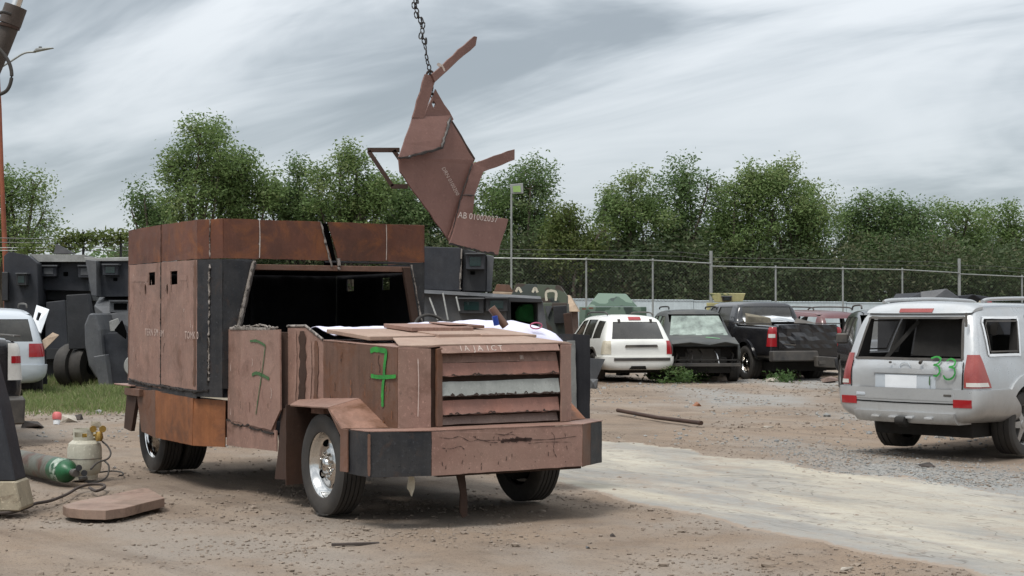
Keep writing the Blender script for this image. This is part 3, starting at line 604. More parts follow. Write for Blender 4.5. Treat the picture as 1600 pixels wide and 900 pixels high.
def groundmat():
    m, nt, b = newmat('dirt_ground'); n = NB(nt); vc = n.N.new('ShaderNodeVertexColor'); vc.layer_name = 'zone'; sp = n.N.new('ShaderNodeSeparateColor'); n.K.new(vc.outputs[0], sp.inputs[0])
    big = n.ramp(n.noise(.35, 6, .6), .35, .65); med = n.ramp(n.noise(2.2, 6, .65, off=(3, 3, 3)), .35, .68); fin = n.noise(22, 5, .75); gr = n.ramp(n.noise(70, 3, .8), .38, .62)
    c = n.mix(big, (.225, .165, .118), (.155, .120, .092)); c = n.mix(n.mul(med, .55), c, (.285, .218, .162))
    c = n.mix(n.mul(n.ramp(n.noise(.9, 6, .7, off=(8, 2, 1)), .52, .68), .75), c, (.125, .095, .076))
    c = n.mix(n.mul(n.ramp(n.noise(.5, 5, .6, off=(2, 12, 1)), .46, .62), .6), c, (.29, .265, .235))
    c = n.mix(n.mul(n.ramp(n.noise(1.0, 5, .6, sc=(.10, 1.1, 1), rot=-58, off=(2, 2, 0)), .52, .64), .45), c, (.30, .24, .185)); c = n.mix(n.mul(n.ramp(n.noise(1.3, 6, .65, sc=(.12, 1.1, 1), rot=-50, off=(9, 4, 0)), .54, .66), .5), c, (.12, .09, .07))
    c = n.mix(n.mul(gr, .35), c, (.30, .24, .19)); c = n.mix(n.mul(n.ramp(n.noise(48, 4, .8, off=(4, 4, 4)), .55, .66), .75), c, (.06, .05, .043))
    gv = n.mix(n.noise(45, 4, .85), (.12, .125, .125), (.42, .42, .40)); c = n.mix(n.mul(sp.outputs[1], n.ramp(n.noise(3, 5, .8), .3, .55)), c, gv)
    gs = n.mix(n.noise(5, 5, .7), (.06, .09, .03), (.16, .15, .075)); c = n.mix(n.mul(sp.outputs[2], n.ramp(n.noise(3, 5, .8, off=(2, 2, 2)), .35, .6)), c, gs)
    nt.links.new(c, b.inputs['Base Color']); b.inputs['Roughness'].default_value = .95; b.inputs['Specular IOR Level'].default_value = .15
    n.bump(n.mix(.5, fin, n.noise(60, 4, .8)), .8, .03, b); return m
def lanemat():
    m, nt, b = newmat('pale_concrete'); n = NB(nt); vc = n.N.new('ShaderNodeVertexColor'); vc.layer_name = 'zone'; sp = n.N.new('ShaderNodeSeparateColor'); n.K.new(vc.outputs[0], sp.inputs[0])
    st = dict(sc=(.30, 1.2, 1), rot=-62.7)
    big = n.ramp(n.noise(.55, 5, .6, off=(6, 1, 0), dist=.6, **st), .40, .60)
    c = n.mix(big, (.375, .34, .275), (.25, .24, .22))
    c = n.mix(n.mul(n.ramp(n.noise(1.3, 7, .68, off=(1, 1, 0), dist=.4, **st), .48, .66), .7), c, (.18, .177, .168))
    c = n.mix(n.mul(n.ramp(n.noise(.8, 7, .65, off=(4, 9, 0), **st), .52, .68), .8), c, (.46, .42, .34))
    c = n.mix(n.mul(sp.outputs[1], .75), c, (.30, .30, .285))
    c = n.mix(n.mul(n.ramp(n.noise(.6, 7, .75, off=(14, 3, 0)), .54, .66), .75), c, (.27, .215, .165))
    c = n.mix(n.mul(n.ramp(n.noise(26, 5, .8), .55, .68), .45), c, (.17, .15, .13)); c = n.mix(n.mul(n.ramp(n.noise(9, 5, .8, off=(2, 2, 2)), .56, .70), .35), c, (.45, .42, .37))
    for o_, s_ in (((0, 0, 0), .45), ((5, 2, 0), .8)):
        w = n.noise(s_, 4, .6, dist=1.2, sc=(.4, 1.3, 1), rot=-62.7, off=o_); cr = n.mul(n.ramp(w, .496, .5), n.ramp(w, .5, .504, 1, 0)); c = n.mix(n.mul(cr, .7), c, (.10, .085, .07))
    c = n.mix(n.ramp(n.mul(sp.outputs[0], n.noise(5, 5, .8, off=(7, 7, 7)), 'ADD'), 1.2, 1.5, .9, 0), c, (.25, .195, .15))
    nt.links.new(c, b.inputs['Base Color']); b.inputs['Roughness'].default_value = .85; b.inputs['Specular IOR Level'].default_value = .25
    n.bump(n.mix(.5, n.noise(18, 5, .7), n.noise(80, 3, .7)), .35, .012, b); return m
m_ground = groundmat(); m_lane = lanemat(); build_ground()
m_stone = M('loose_stones', (.24, .19, .148), alt=(.15, .12, .095), rough=.95, sc=3, streak=0, bump=0); m_stoneg = M('grey_gravel_stones', (.31, .30, .28), alt=(.16, .165, .165), rough=.95, sc=5, streak=0, bump=0)
def pebbles(name, spots, m):
    ic = bmesh.new(); bmesh.ops.create_icosphere(ic, subdivisions=1, radius=1); bv = np.array([v.co[:] for v in ic.verts]); bf = np.array([[v.index for v in f.verts] for f in ic.faces]); ic.free()
    rg = np.random.default_rng(5); n = len(spots); s = np.array(spots); V = bv[None]*rg.uniform(.7, 1.3, (n, 12, 1)); V = V*(s[:, 3][:, None, None])*rg.uniform(.6, 1.25, (n, 1, 3))*np.array([1, 1, .6])
    V = V+s[:, None, :3]; F = bf[None]+np.arange(n)[:, None, None]*12; o = npmesh(name, V.reshape(-1, 3), F.reshape(-1, 3), m); o['kind'] = 'stuff'
    return o
sp_, sg_ = [], []
rp = random.Random(3)
for k in range(30000):
    y = 9.5*(48/9.5)**rp.random(); x = y*rp.uniform(-.36, .36); c = noise.noise((x*.8, y*.8, 6))+noise.noise((x*.25, y*.25, 4))*.8
    if rp.random() > smooth(c, -.5, .5): continue
    L_ = lane(x, y)
    if L_ > .02 and rp.random() > .10: continue
    s = rp.choice((.004, .005, .006, .008, .010, .013))*(1+y/30)*(1 if rp.random() < .985 else rp.uniform(1.8, 2.8)); (sp_).append((x, y, h_(x, y)+.2*s, s))
sr_ = []
for k in range(5200):
    y = rp.uniform(19.5, 44); x = y*rp.uniform(-.30, .34)
    if (y < 24 and lane(x, y) > -.3) or rp.random() > smooth(noise.noise((x*.45, y*.35, 21)), -.15, .35): continue
    s = rp.choice((.014, .018, .024, .03))*(1 if rp.random() < .96 else 2); sr_.append((x, y, h_(x, y)+.2*s, s))
tag(pebbles('rubble', sr_, m_stoneg), 'grey brown rubble spread over the yard in front of the parked wrecks', 'rubble')
for k in range(14000):
    y = rp.uniform(15.2, 21.5); x = rp.uniform(2.5, 8)
    e = -edge(LU, x, y, .3)
    if e > .25 or e < -2.4 or rp.random() > smooth(e, -2.6, -.3)*smooth(x, 2.5, 4.5): continue
    s = rp.choice((.007, .009, .012, .016)); sg_.append((x, y, h_(x, y)+.3*s, s))
tag(pebbles('loose_stones', sp_, m_stone), 'small brown stones and clods scattered over the dirt yard', 'stones')
tag(pebbles('grey_gravel', sg_, m_stoneg), 'patch of pale grey gravel between the silver off-roader and the pale lane', 'gravel')
# ================================================================ sky-side structures: wall, fence, trees
m_wall = M('pale_blue_painted_wall', (.50, .56, .58), alt=(.42, .48, .50), rough=.85, sc=.3, streak=.25, speck=.1, bump=.05)
m_galv = M('galvanised_pipe', (.30, .31, .30), alt=(.22, .23, .22), rough=.5, metal=.3, streak=.1)
m_wire = M('fence_wire', (.13, .13, .125), rough=.6, metal=.4, speck=0, streak=0, bump=0)
def fx(px, Y): return (px-800)/FPX*Y
FN = [(760, 60.5), (916, 60), (1020, 60.5), (1111, 61), (1212, 61.8), (1317, 62.6), (1410, 63.6), (1499, 64.6), (1597, 66), (1700, 67.5)]
P0 = AT(820, 490, 60); W_A = V3((fx(560, 59.5), 59.5, 0)); W_B = V3((fx(1760, 69), 69, 0))
def wall_box(name, a, b, z0, z1, th, m, parent):
    d = (b-a).normalized(); n = V3((-d.y, d.x, 0))*th/2; vs = []
    for z in (z0, z1): vs += [(*(q)[:2], z) for q in (a-n, b-n, b+n, a+n)]
    return bev(mesh(name, vs, [(0, 3, 2, 1), (4, 5, 6, 7), (0, 1, 5, 4), (1, 2, 6, 5), (2, 3, 7, 6), (3, 0, 4, 7)], m, parent), .01)
wl = thing('boundary_wall', 'long low wall painted pale blue running behind the parked wrecks', 'wall', W_A)
L0 = W_B-W_A
for k in range(10):
    a = L0*(k/10); b = L0*((k+1)/10)-L0.normalized()*.02; wall_box('wall_panel', a, b, -.3, 2.24-.03*k, .16, m_wall, wl)
    wall_box('wall_coping', a, b, 2.243-.03*k, 2.29-.03*k, .20, m_wall, wl)
fc = thing('chain_link_fence', 'tall wire mesh fence on grey pipe posts in front of the trees', 'fence', (fx(1111, 61), 61, 0))
fo = fc.location
pos = []
for i, (px, Y) in enumerate(FN):
    big = i in (3, 7); top = {3: 392, 7: 404}.get(i)
    ry = np.interp(px, [760, 1110, 1111.5, 1498, 1499.5, 1700], [403, 408, 416, 423, 428, 437]); p = V3((fx(px, Y+.6), Y+.6, 0)); zt = AT(px, top or ry-3, Y+.6).z
    pos.append((p, AT(px, ry, Y+.6).z)); tube('fence_post', [p-fo-V3((0, 0, .3)), V3((p.x, p.y, zt))-fo], .065 if big else .038, m_galv, fc, seg=8)
for i in range(len(pos)-1):
    (a, za), (b, zb) = pos[i], pos[i+1]; px = FN[i+1][0]
    za2 = AT(FN[i][0]+1, np.interp(FN[i][0]+.6, [760, 1110, 1111.5, 1498, 1499.5, 1700], [403, 408, 416, 423, 428, 437]), a.y).z
    tube('fence_rail', [V3((a.x, a.y-.05, za2))-fo, V3((b.x, b.y-.05, zb if px not in (1111, 1499) else za2-.1))-fo], .025, m_galv, fc, seg=6)
    bm = bmesh.new(); W__ = (b-a).length; d = (b-a).normalized(); H0 = 2.1; H1 = za2-.02; hh = H1-H0; st = .13
    k = -hh
    while k < W__:
        for sgn in (1, -1):
            x0, x1 = k, k+hh; zz0, zz1 = (H0, H1) if sgn > 0 else (H1, H0)
            t0 = max(0, (0-x0)/hh); t1 = min(1, (W__-x0)/hh)
            if t1 <= t0: continue
            p = a+d*(x0+hh*t0); q = a+d*(x0+hh*t1)
            addtube(bm, [V3((p.x, p.y, zz0+(zz1-zz0)*t0))-fo, V3((q.x, q.y, zz0+(zz1-zz0)*t1))-fo], .0026, 3, cap=False)
        k += st
    bmo('wire_mesh', bm, m_wire, fc)
    for h in (.18, .34):
        tube('barbed_wire', [V3((a.x, a.y, za2+h))-fo, V3(((a.x+b.x)/2, a.y, za2+h-.03))-fo, V3((b.x, b.y, zb+h))-fo], .006, m_wire, fc, seg=4)
# ---------------------------------------------------------------- trees
def leafmat(name, a, b, c):
    m, nt, bs = newmat(name); n = NB(nt); v = n.N.new('ShaderNodeVertexColor'); v.layer_name = 'tone'; s = n.N.new('ShaderNodeSeparateColor'); n.K.new(v.outputs[0], s.inputs[0])
    col = n.mix(s.outputs[0], a, b); col = n.mix(s.outputs[1], col, c); nt.links.new(col, bs.inputs['Base Color']); bs.inputs['Roughness'].default_value = .6; bs.inputs['Specular IOR Level'].default_value = .3
    t = n.N.new('ShaderNodeBsdfTranslucent'); nt.links.new(col, t.inputs[0]); x = n.N.new('ShaderNodeMixShader'); x.inputs[0].default_value = .45
    out = [q for q in nt.nodes if q.type == 'OUTPUT_MATERIAL'][0]; nt.links.new(bs.outputs[0], x.inputs[1]); nt.links.new(t.outputs[0], x.inputs[2]); nt.links.new(x.outputs[0], out.inputs[0]); return m
lf_a = leafmat('leaves_mid_green', (.11, .175, .058), (.18, .25, .088), (.24, .28, .12))
lf_b = leafmat('leaves_deep_green', (.088, .148, .055), (.145, .215, .080), (.20, .24, .11))
lf_c = leafmat('leaves_yellow_green', (.085, .125, .035), (.14, .175, .05), (.18, .19, .07))
lf_d = leafmat('brush_leaves', (.050, .078, .034), (.09, .12, .050), (.16, .155, .09))
m_bark = M('grey_brown_bark', (.10, .08, .06), alt=(.06, .05, .04), rough=.95)
m_twig = M('dry_twigs', (.13, .105, .08), alt=(.08, .065, .05), rough=.95, bump=0)
NPR = np.random.default_rng(12)
def leaves(name, C, sig, per, size, m, parent, droop=.3, tone=None):
    """C: clump centres (n,3); many small pointed leaves spread round each centre"""
    C = np.asarray(C, float); n = len(C)*per; rg = NPR
    P = np.repeat(C, per, 0)+np.clip(rg.normal(0, 1, (n, 3)), -2.1, 2.1)*np.asarray(sig)
    d = rg.normal(0, 1, (n, 3)); d[:, 2] = d[:, 2]*.6-droop; d /= np.linalg.norm(d, axis=1)[:, None]
    w = np.cross(d, rg.normal(0, 1, (n, 3))); w /= np.linalg.norm(w, axis=1)[:, None]
    L_ = size*rg.uniform(.6, 1.3, (n, 1)); Wd = L_*rg.uniform(.32, .5, (n, 1))
    V = np.stack([P, P+d*L_*.45+w*Wd*.5, P+d*L_, P+d*L_*.45-w*Wd*.5], 1).reshape(-1, 3); Q = np.arange(n*4).reshape(-1, 4)
    o = npmesh(name, V, Q, m, parent); T = np.ones((n*4, 4), np.float32)
    t = np.repeat(rg.uniform(0, 1, len(C)), per)*.6+rg.uniform(0, 1, n)*.4; y = np.repeat((rg.uniform(0, 1, len(C)) > .85)*.6, per)+(rg.uniform(0, 1, n) > .93)*.5
    T[:, 0] = np.repeat(t, 4); T[:, 1] = np.repeat(np.clip(y, 0, 1), 4); at = o.data.color_attributes.new('tone', 'FLOAT_COLOR', 'POINT'); at.data.foreach_set('color', T.ravel()); return o
def tree(label, px, ytop, wpx, ybot, Y, lf, dens=1.0, seed=0, group='trees beyond the fence', open_=.78, leaf=.21, lobes=None):
    rt = random.Random(seed*17+5); base = V3((fx(px, Y), Y, -.2)); wpx *= 1.18; t = thing('tree', label, 'tree', base, 0, group)
    H = AT(px, ytop, Y).z+.2; zb = AT(px, ybot, Y).z+.2; wr = wpx/FPX*Y; ch = H-zb
    lobes = lobes or [(-.62+1.24*q/7+rt.uniform(-.12, .12), rt.uniform(.12, .5) if q % 2 else rt.uniform(.45, .78), rt.uniform(.30, .44)) for q in range(8)]+[(rt.uniform(-.2, .2), .84, .30), (rt.uniform(-.5, .1), .15, .4), (rt.uniform(-.1, .5), .12, .4)]
    C = []; L_ = []; bm = bmesh.new()
    for (lx, lz, lr) in lobes:
        cx = lx*wr; cy = rt.uniform(-.6, .6)*wr*.8; cz = zb+lz*ch; rx = lr*wr; rz = lr*ch*.62; rz = min(rz, (H-cz)*1.0+.15); L_.append((cx, cy, cz, rx, rz))
        s0 = V3((rt.uniform(-.1, .1), rt.uniform(-.1, .1), zb*.45)); e = V3((cx, cy, cz)); mid_ = s0.lerp(e, .5)+V3((rt.uniform(-.3, .3), rt.uniform(-.3, .3), .3))
        addtube(bm, smoothpath([s0, mid_, e, e+V3((rt.uniform(-.3, .3), 0, rz*.7))], 4), [max(.012, .11*(1-i/13)**1.3) for i in range(13)], 5)
        n = int(15*dens*(.6+lr))
        for _ in range(n):
            u = V3((rt.gauss(0, 1), rt.gauss(0, 1), rt.gauss(0, 1))).normalized()*(rt.uniform(.25, 1)**.5)
            c = V3((cx+u.x*rx, cy+u.y*rx*.8, cz+u.z*rz)); 
            if noise.noise((c.x*.9+seed*3, c.y*.9, c.z*.9)) < -.22*open_*2: continue
            C.append(c)
            if rt.random() < .30: addtube(bm, [e.lerp(c, .1), e.lerp(c, .6)+V3((0, 0, .15)), c], [.03, .018, .008], 4, cap=False)
    # upright shoots along the top edge
    for _ in range(int(10*dens)):
        lx, ly, lz, rx, rz = rt.choice(L_); a = rt.uniform(-1, 1); b_ = V3((lx+a*rx*.9, ly, lz+rz*math.sqrt(max(0, 1-a*a))*.9)); l = rt.uniform(.25, .6)
        for q in range(3): C.append(b_+V3((rt.uniform(-.06, .06), 0, l*q/2)))
    addtube(bm, smoothpath([(0, 0, 0), (rt.uniform(-.15, .15), 0, zb*.25), (rt.uniform(-.2, .2), 0, zb*.5), (rt.uniform(-.3, .3), 0, zb+.3*ch), (0, 0, zb+.7*ch)], 4), [.20*(1-i/19) for i in range(17)], 7)
    bmo('trunk', bm, m_bark, t, smooth=True)
    leaves('crown', [tuple(c) for c in C], (.27, .27, .20), 74, leaf*.76, lf, t); return t
TG = 'trees beyond the fence'
tr_ = [
 ('tall loose tree rising directly above the near corner of the truck box', 308, 196, 62, 345, 66, lf_a, 1.25, None),
 ('smaller sparse tree at the left edge of the tree row, behind the truck box', 238, 302, 36, 372, 68, lf_b, .6, None),
 ('round bushy tree right of the tallest tree at the left', 382, 238, 52, 350, 67, lf_a, 1.0, None),
 ('low tree filling the dip in the tree line above the truck opening', 462, 264, 50, 370, 69, lf_b, 1.0, None),
 ('broad soft tree left of the hanging steel frame', 555, 240, 66, 370, 68, lf_a, 1.3, None),
 ('tree right behind the hanging steel plates at their left edge', 640, 285, 52, 380, 70, lf_b, 1.0, None),
 ('tree half hidden behind the middle of the hanging steel plates', 735, 272, 55, 385, 71, lf_a, 1.0, None),
 ('tree behind the floodlight pole', 825, 254, 58, 395, 71, lf_b, 1.15, None),
 ('light yellow green bush right of the floodlight pole', 900, 318, 52, 430, 68, lf_c, .9, None),
 ('loose tree left of the tall fence corner post', 985, 272, 56, 385, 70, lf_a, .95, None),
 ('open crowned tree just left above the tall fence corner post', 1072, 266, 54, 388, 71, lf_b, .9, None),
 ('dense tree above the black pickup', 1165, 272, 56, 400, 70, lf_a, 1.1, None),
 ('tallest broad tree at the right with a pointed shoot on top', 1238, 260, 72, 392, 70.5, lf_a, 1.4, None),
 ('tree just right of the gap in the tree line', 1358, 308, 54, 415, 72, lf_b, 1.1, None),
 ('tree behind the dark turret of the silver off-roader side', 1432, 316, 52, 420, 72, lf_b, 1.0, None),
 ('thin tree with bare stems near the right end', 1508, 322, 48, 430, 73, lf_a, .75, None),
 ('rightmost tree of the row, cut by the frame', 1585, 314, 50, 430, 74, lf_a, .85, None)]
for i, (lb, px, yt, w_, yb, Y, lf, dn, lo) in enumerate(tr_): tree(lb, px, yt, w_, yb, Y, lf, dn, seed=i+1, lobes=lo)
tree('large leafy tree behind the rusty lamp post at the far left', 12, 268, 62, 395, 52, lf_a, 1.2, seed=40, group=None, leaf=.15)
Cf = []; rb = random.Random(18)
for k in range(900):
    px = rb.uniform(-300, 1900); Y = rb.uniform(95, 110); top = np.interp(px, [-300, 100, 230, 640, 860, 1285, 1312, 1345, 1900], [404, 400, 396, 392, 388, 398, 412, 398, 402])+10*noise.noise((px*.03, 4, 1)); Cf.append((fx(px, Y), Y, rb.uniform(.25, 1)**.8*AT(px, top, Y).z))
fw = leaves('far_woodland', Cf, (1.0, .6, .5), 60, .5, lf_b, None); fw['kind'] = 'stuff'; tag(fw, 'far dark woodland seen between the trunks beyond the fence', 'woodland')
# dark brush below and between the crowns
Cb = []; bm = bmesh.new(); rb = random.Random(8)
for k in range(2300):
    px = rb.uniform(190, 1680); top = np.interp(px, [190, 230, 420, 640, 860, 1000, 1290, 1310, 1340, 1680], [394, 390, 388, 380, 372, 380, 394, 410, 386, 398])+16*noise.noise((px*.02, 1, 1))
    Y = rb.uniform(67.5, 75); zt = AT(px, top, Y).z; Cb.append((fx(px, Y), Y, rb.uniform(.3, 1)**.8*zt))
br_ = leaves('brush', Cb, (.45, .4, .40), 80, .21, lf_d, None); br_['kind'] = 'stuff'; tag(br_, 'dense dark undergrowth behind the fence below the tree crowns', 'brush')
for k in range(420):
    px = rb.uniform(850, 1650); Y = rb.uniform(69.5, 72); x = fx(px, Y); h = rb.uniform(2.2, 5.2); l = rb.uniform(-.6, .6)
    addtube(bm, [(x, Y, .5), (x+l*.5, Y, h*.55), (x+l+rb.uniform(-.3, .3), Y, h)], [.018, .013, .006], 3, cap=False)
tw = bmo('dry_stems', bm, m_twig); tw['kind'] = 'stuff'; tag(tw, 'bare dry stems standing in the undergrowth behind the fence', 'stems')
# grass on the left, weeds by the dark wreck
m_grass = leafmat('grass_blades', (.13, .18, .06), (.22, .26, .10), (.32, .29, .17)); m_weed = leafmat('weed_leaves', (.05, .10, .03), (.09, .15, .045), (.12, .15, .06))
def blades(name, spots, h, m, label, wd=.012):
    rg = NPR; s = np.array(spots); n = len(s); a = rg.uniform(0, 6.28, n); b = np.stack([np.cos(a), np.sin(a), np.zeros(n)], 1); hh = h*s[:, 3]*rg.uniform(.5, 1.2, n); ln = rg.normal(0, .35, (n, 3)); ln[:, 2] = 0
    p = s[:, :3]; top = p+np.array([0, 0, 1])*hh[:, None]+ln*hh[:, None]; md = (p+top)/2+np.array([0, 0, .1])*hh[:, None]
    V = np.stack([p-b*wd, p+b*wd, md+b*wd*.8, top], 1)
    V = np.stack([p-b*wd, p+b*wd, md+b*wd*.7, top], 1); o = npmesh(name, V.reshape(-1, 3), np.arange(n*4).reshape(-1, 4), m); T = np.ones((n*4, 4), np.float32); T[:, 0] = np.repeat(rg.uniform(0, 1, n), 4); T[:, 1] = np.repeat((rg.uniform(0, 1, n) > .8)*.8, 4)
    at = o.data.color_attributes.new('tone', 'FLOAT_COLOR', 'POINT'); at.data.foreach_set('color', T.ravel()); o['kind'] = 'stuff'; tag(o, label, 'grass'); return o
sp = []
for k in range(26000):
    px = rb.uniform(38, 205); py = rb.uniform(596, 652) if rb.random() < .9 else rb.uniform(600, 665); g = GR(px, py); d = noise.noise((g.x*.7, g.y*.45, 3))
    e = 1-smooth(py, 628, 650)
    if rb.random() > e*(.55+d): continue
    sp.append((g.x, g.y, h_(g.x, g.y), .3+1.0*e*max(0, .5+1.4*d)))
blades('grass', sp, .17, m_grass, 'bright green grass patch in front of the dark armoured trucks at the left', wd=.010)
Cw = []
for k in range(70):
    g = GR(rb.choice((rb.gauss(1060, 22), rb.gauss(1052, 10), rb.uniform(1020, 1110), rb.uniform(1205, 1240))), rb.uniform(590, 600)); Cw.append((g.x, g.y+.2, rb.uniform(.03, .30 if abs(g.x-4.2) < .6 else .16)))
wd_ = leaves('weeds', Cw, (.14, .14, .07), 40, .10, m_weed, None, droop=-.3); wd_['kind'] = 'stuff'; tag(wd_, 'low green weeds under the front of the dark wrecked off-roader', 'weeds')
# ================================================================ vehicles
def evalmesh(o):
    dg = bpy.context.evaluated_depsgraph_get(); return bpy.data.meshes.new_from_object(o.evaluated_get(dg))
def drop(o): me = o.data; bpy.data.objects.remove(o); 
def prismobj(specs):
    """specs: ('y', [(x,z)..], y0, y1) or ('x', [(y,z)..], x0, x1) or ('c', x, z, r, y0, y1) or ('z', [(x,y)..], z0, z1)"""
    bm = bmesh.new()
    for s in specs:
        if s[0] == 'c':
            _, x, z, r, y0, y1 = s; pl = [(x+r*math.cos(a), z+r*math.sin(a)) for a in [2*math.pi*k/28 for k in range(28)]]; s = ('y', pl, y0, y1)
        k, pl, a, b = s; f = {'y': lambda p, t: (p[0], t, p[1]), 'x': lambda p, t: (t, p[0], p[1]), 'z': lambda p, t: (p[0], p[1], t)}[k]
        A = [bm.verts.new(f(p, a)) for p in pl]; B_ = [bm.verts.new(f(p, b)) for p in pl]; n = len(pl)
        fs = [bm.faces.new(A), bm.faces.new(B_[::-1])]+[bm.faces.new((A[i], B_[i], B_[(i+1) % n], A[(i+1) % n])) for i in range(n)]
        bmesh.ops.recalc_face_normals(bm, faces=fs)
    me = bpy.data.meshes.new('c'); bm.to_mesh(me); bm.free(); return link(bpy.data.objects.new('c', me))
def boolean(o, specs, op='DIFFERENCE'):
    c = prismobj(specs); m = o.modifiers.new('b', 'BOOLEAN'); m.operation = op; m.solver = 'EXACT'; m.object = c
    me = evalmesh(o); old = o.data; o.modifiers.clear(); o.data = me; drop(c)
def carhull(st, m, sub=2):
    """st: stations (x, wb, w, zbot, zmid, zbelt, wr, zr)"""
    bm = bmesh.new(); rings = []
    for (x, wb, w, zb, zm, zl, wr, zr) in st:
        h = [(0, zb), (wb, zb), (w-.015, zb+.10), (w, zm), (w-.035, zl), (wr+.02, zr-.075), (wr-.10, zr-.012), (0, zr+.015)]
        rings.append([bm.verts.new((x, y, z)) for y, z in h]+[bm.verts.new((x, -y, z)) for y, z in reversed(h[1:-1])])
    n = len(rings[0])
    for a, b in zip(rings, rings[1:]):
        for k in range(n): bm.faces.new((a[k], a[(k+1) % n], b[(k+1) % n], b[k]))
    bm.faces.new(rings[0][::-1]); bm.faces.new(rings[-1]); bmesh.ops.recalc_face_normals(bm, faces=bm.faces)
    me = bpy.data.meshes.new('h'); bm.to_mesh(me); bm.free(); me.materials.append(m); o = link(bpy.data.objects.new('body', me))
    s = o.modifiers.new('s', 'SUBSURF'); s.levels = sub; s.render_levels = sub; me2 = evalmesh(o); o.modifiers.clear(); o.data = me2; return o
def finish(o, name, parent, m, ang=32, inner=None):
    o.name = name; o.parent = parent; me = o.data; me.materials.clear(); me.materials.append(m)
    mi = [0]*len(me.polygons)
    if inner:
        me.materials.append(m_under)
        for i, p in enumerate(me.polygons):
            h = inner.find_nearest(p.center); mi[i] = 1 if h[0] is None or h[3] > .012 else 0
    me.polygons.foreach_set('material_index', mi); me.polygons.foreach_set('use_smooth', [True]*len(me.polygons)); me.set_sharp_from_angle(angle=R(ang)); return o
def conform(hull, name, spec, off, m, parent, ang=32):
    """a piece that follows the body: the body pushed out by off, cut to the given prism"""
    me = hull.data.copy(); n = [v.normal.copy() for v in me.vertices]
    for v, q in zip(me.vertices, n): v.co += q*off
    o = link(bpy.data.objects.new(name, me)); boolean(o, spec, 'INTERSECT')
    if len(o.data.vertices) == 0: drop(o); return None
    return finish(o, name, parent, m, ang)
def bvh(o):
    me = o.data; me.calc_loop_triangles(); return BVHTree.FromPolygons([v.co for v in me.vertices], [t.vertices for t in me.loop_triangles])
def onsurf(bv, p, d):
    h = bv.ray_cast(V3(p), V3(d)); return h[0], h[1]
def pane(bv, name, pts, d, inset, m, parent, out=3):
    """glass or sheet pane following the body surface below the given outline"""
    d = V3(d); P = []
    c = sum((V3(p) for p in pts), V3())/len(pts)
    ps = [];
    for i in range(len(pts)):
        a, b = V3(pts[i]), V3(pts[(i+1) % len(pts)])
        for k in range(4): ps.append(a.lerp(b, k/4))
    def hit(p):
        h, n = onsurf(bv, p-d*out, d); return (h+d*inset) if h else p
    ring = [hit(p) for p in ps]; ring2 = [hit(c.lerp(p, .5)) for p in ps]; cc = hit(c); n = len(ps)
    return mesh(name, ring+ring2+[cc], [(i, (i+1) % n, n+(i+1) % n, n+i) for i in range(n)]+[(n+i, n+(i+1) % n, 2*n) for i in range(n)], m, parent, smooth=True)
def line_on(bv, name, pts, d, w, m, parent, lift=.004):
    P = []; d = V3(d); N_ = V3()
    for p in smoothpath(pts, 6):
        h, n = onsurf(bv, p-d*3, d)
        if h: P.append((h, n))
    if len(P) < 2: return None
    vs = []; fs = []
    for i, (p, n) in enumerate(P):
        t = (P[min(i+1, len(P)-1)][0]-P[max(i-1, 0)][0]).normalized(); s = n.cross(t).normalized()
        if n.dot(d) > 0: n = -n
        q = p+n*lift; ww = w/2*(1+rnd.uniform(-.12, .12) if w > .02 else 1); vs += [q-s*ww, q+s*ww]
        if i: k = 2*i; fs.append((k-2, k-1, k+1, k))
    return mesh(name, vs, fs, m, parent)
def carmat(name, col, dust=.3, rough=.35, dcol=(.33, .29, .23), coat=.4, metal=0.0):
    m, nt, b = newmat(name); n = NB(nt); c = n.mix(n.ramp(n.noise(1.2, 4, .6), .3, .7), col, tuple(v*.88 for v in col))
    f = n.ramp(n.noise(2.5, 7, .68, off=(3, 5, 2)), .35, .8, 0, dust); sepz = n.N.new('ShaderNodeSeparateXYZ'); n.K.new(n.tc, sepz.inputs[0])
    low = n.ramp(sepz.outputs[2], .25, .9, .8, .12); f2 = n.mul(n.mul(low, n.ramp(n.noise(5, 6, .7, sc=(1, 1, .4)), .3, .65)), dust*2)
    f = n.mul(f, f2, 'MAXIMUM'); c = n.mix(f, c, dcol); c = n.mix(n.mul(n.ramp(n.noise(30, 3, .7), .62, .72), .35*dust), c, (.05, .045, .04))
    nt.links.new(c, b.inputs['Base Color']); nt.links.new(n.ramp(f, 0, .5, rough, .85), b.inputs['Roughness']); b.inputs['Coat Weight'].default_value = coat; b.inputs['Metallic'].default_value = metal
    b.inputs['Coat Roughness'].default_value = .12; n.bump(n.noise(2.2, 3, .5), .12, .05, b); return m
m_silver = carmat('silver_car_paint', (.50, .515, .525), .36, .22, dcol=(.24, .205, .165), metal=.5, coat=.7); m_white = carmat('white_car_paint', (.80, .80, .76), .15, .3); m_blackp = carmat('black_car_paint', (.007, .007, .010), .06, .2, coat=.6)
m_burnt = carmat('dusty_black_car_paint', (.026, .028, .028), .4, .55, dcol=(.17, .165, .14), coat=.05); m_maroon = carmat('maroon_car_paint', (.10, .022, .026), .15, .3); m_blues = carmat('silver_blue_car_paint', (.45, .49, .53), .15, .3)
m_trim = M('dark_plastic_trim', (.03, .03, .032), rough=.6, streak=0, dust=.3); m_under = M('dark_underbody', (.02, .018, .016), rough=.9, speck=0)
m_red = M('red_light_lens', (.32, .014, .018), alt=(.24, .010, .014), rough=.15, streak=0, speck=0, bump=0, coat=.5); m_redp = M('faded_red_light_lens', (.30, .07, .06), alt=(.20, .03, .03), rough=.25, streak=0, speck=.1, bump=0, coat=.3)
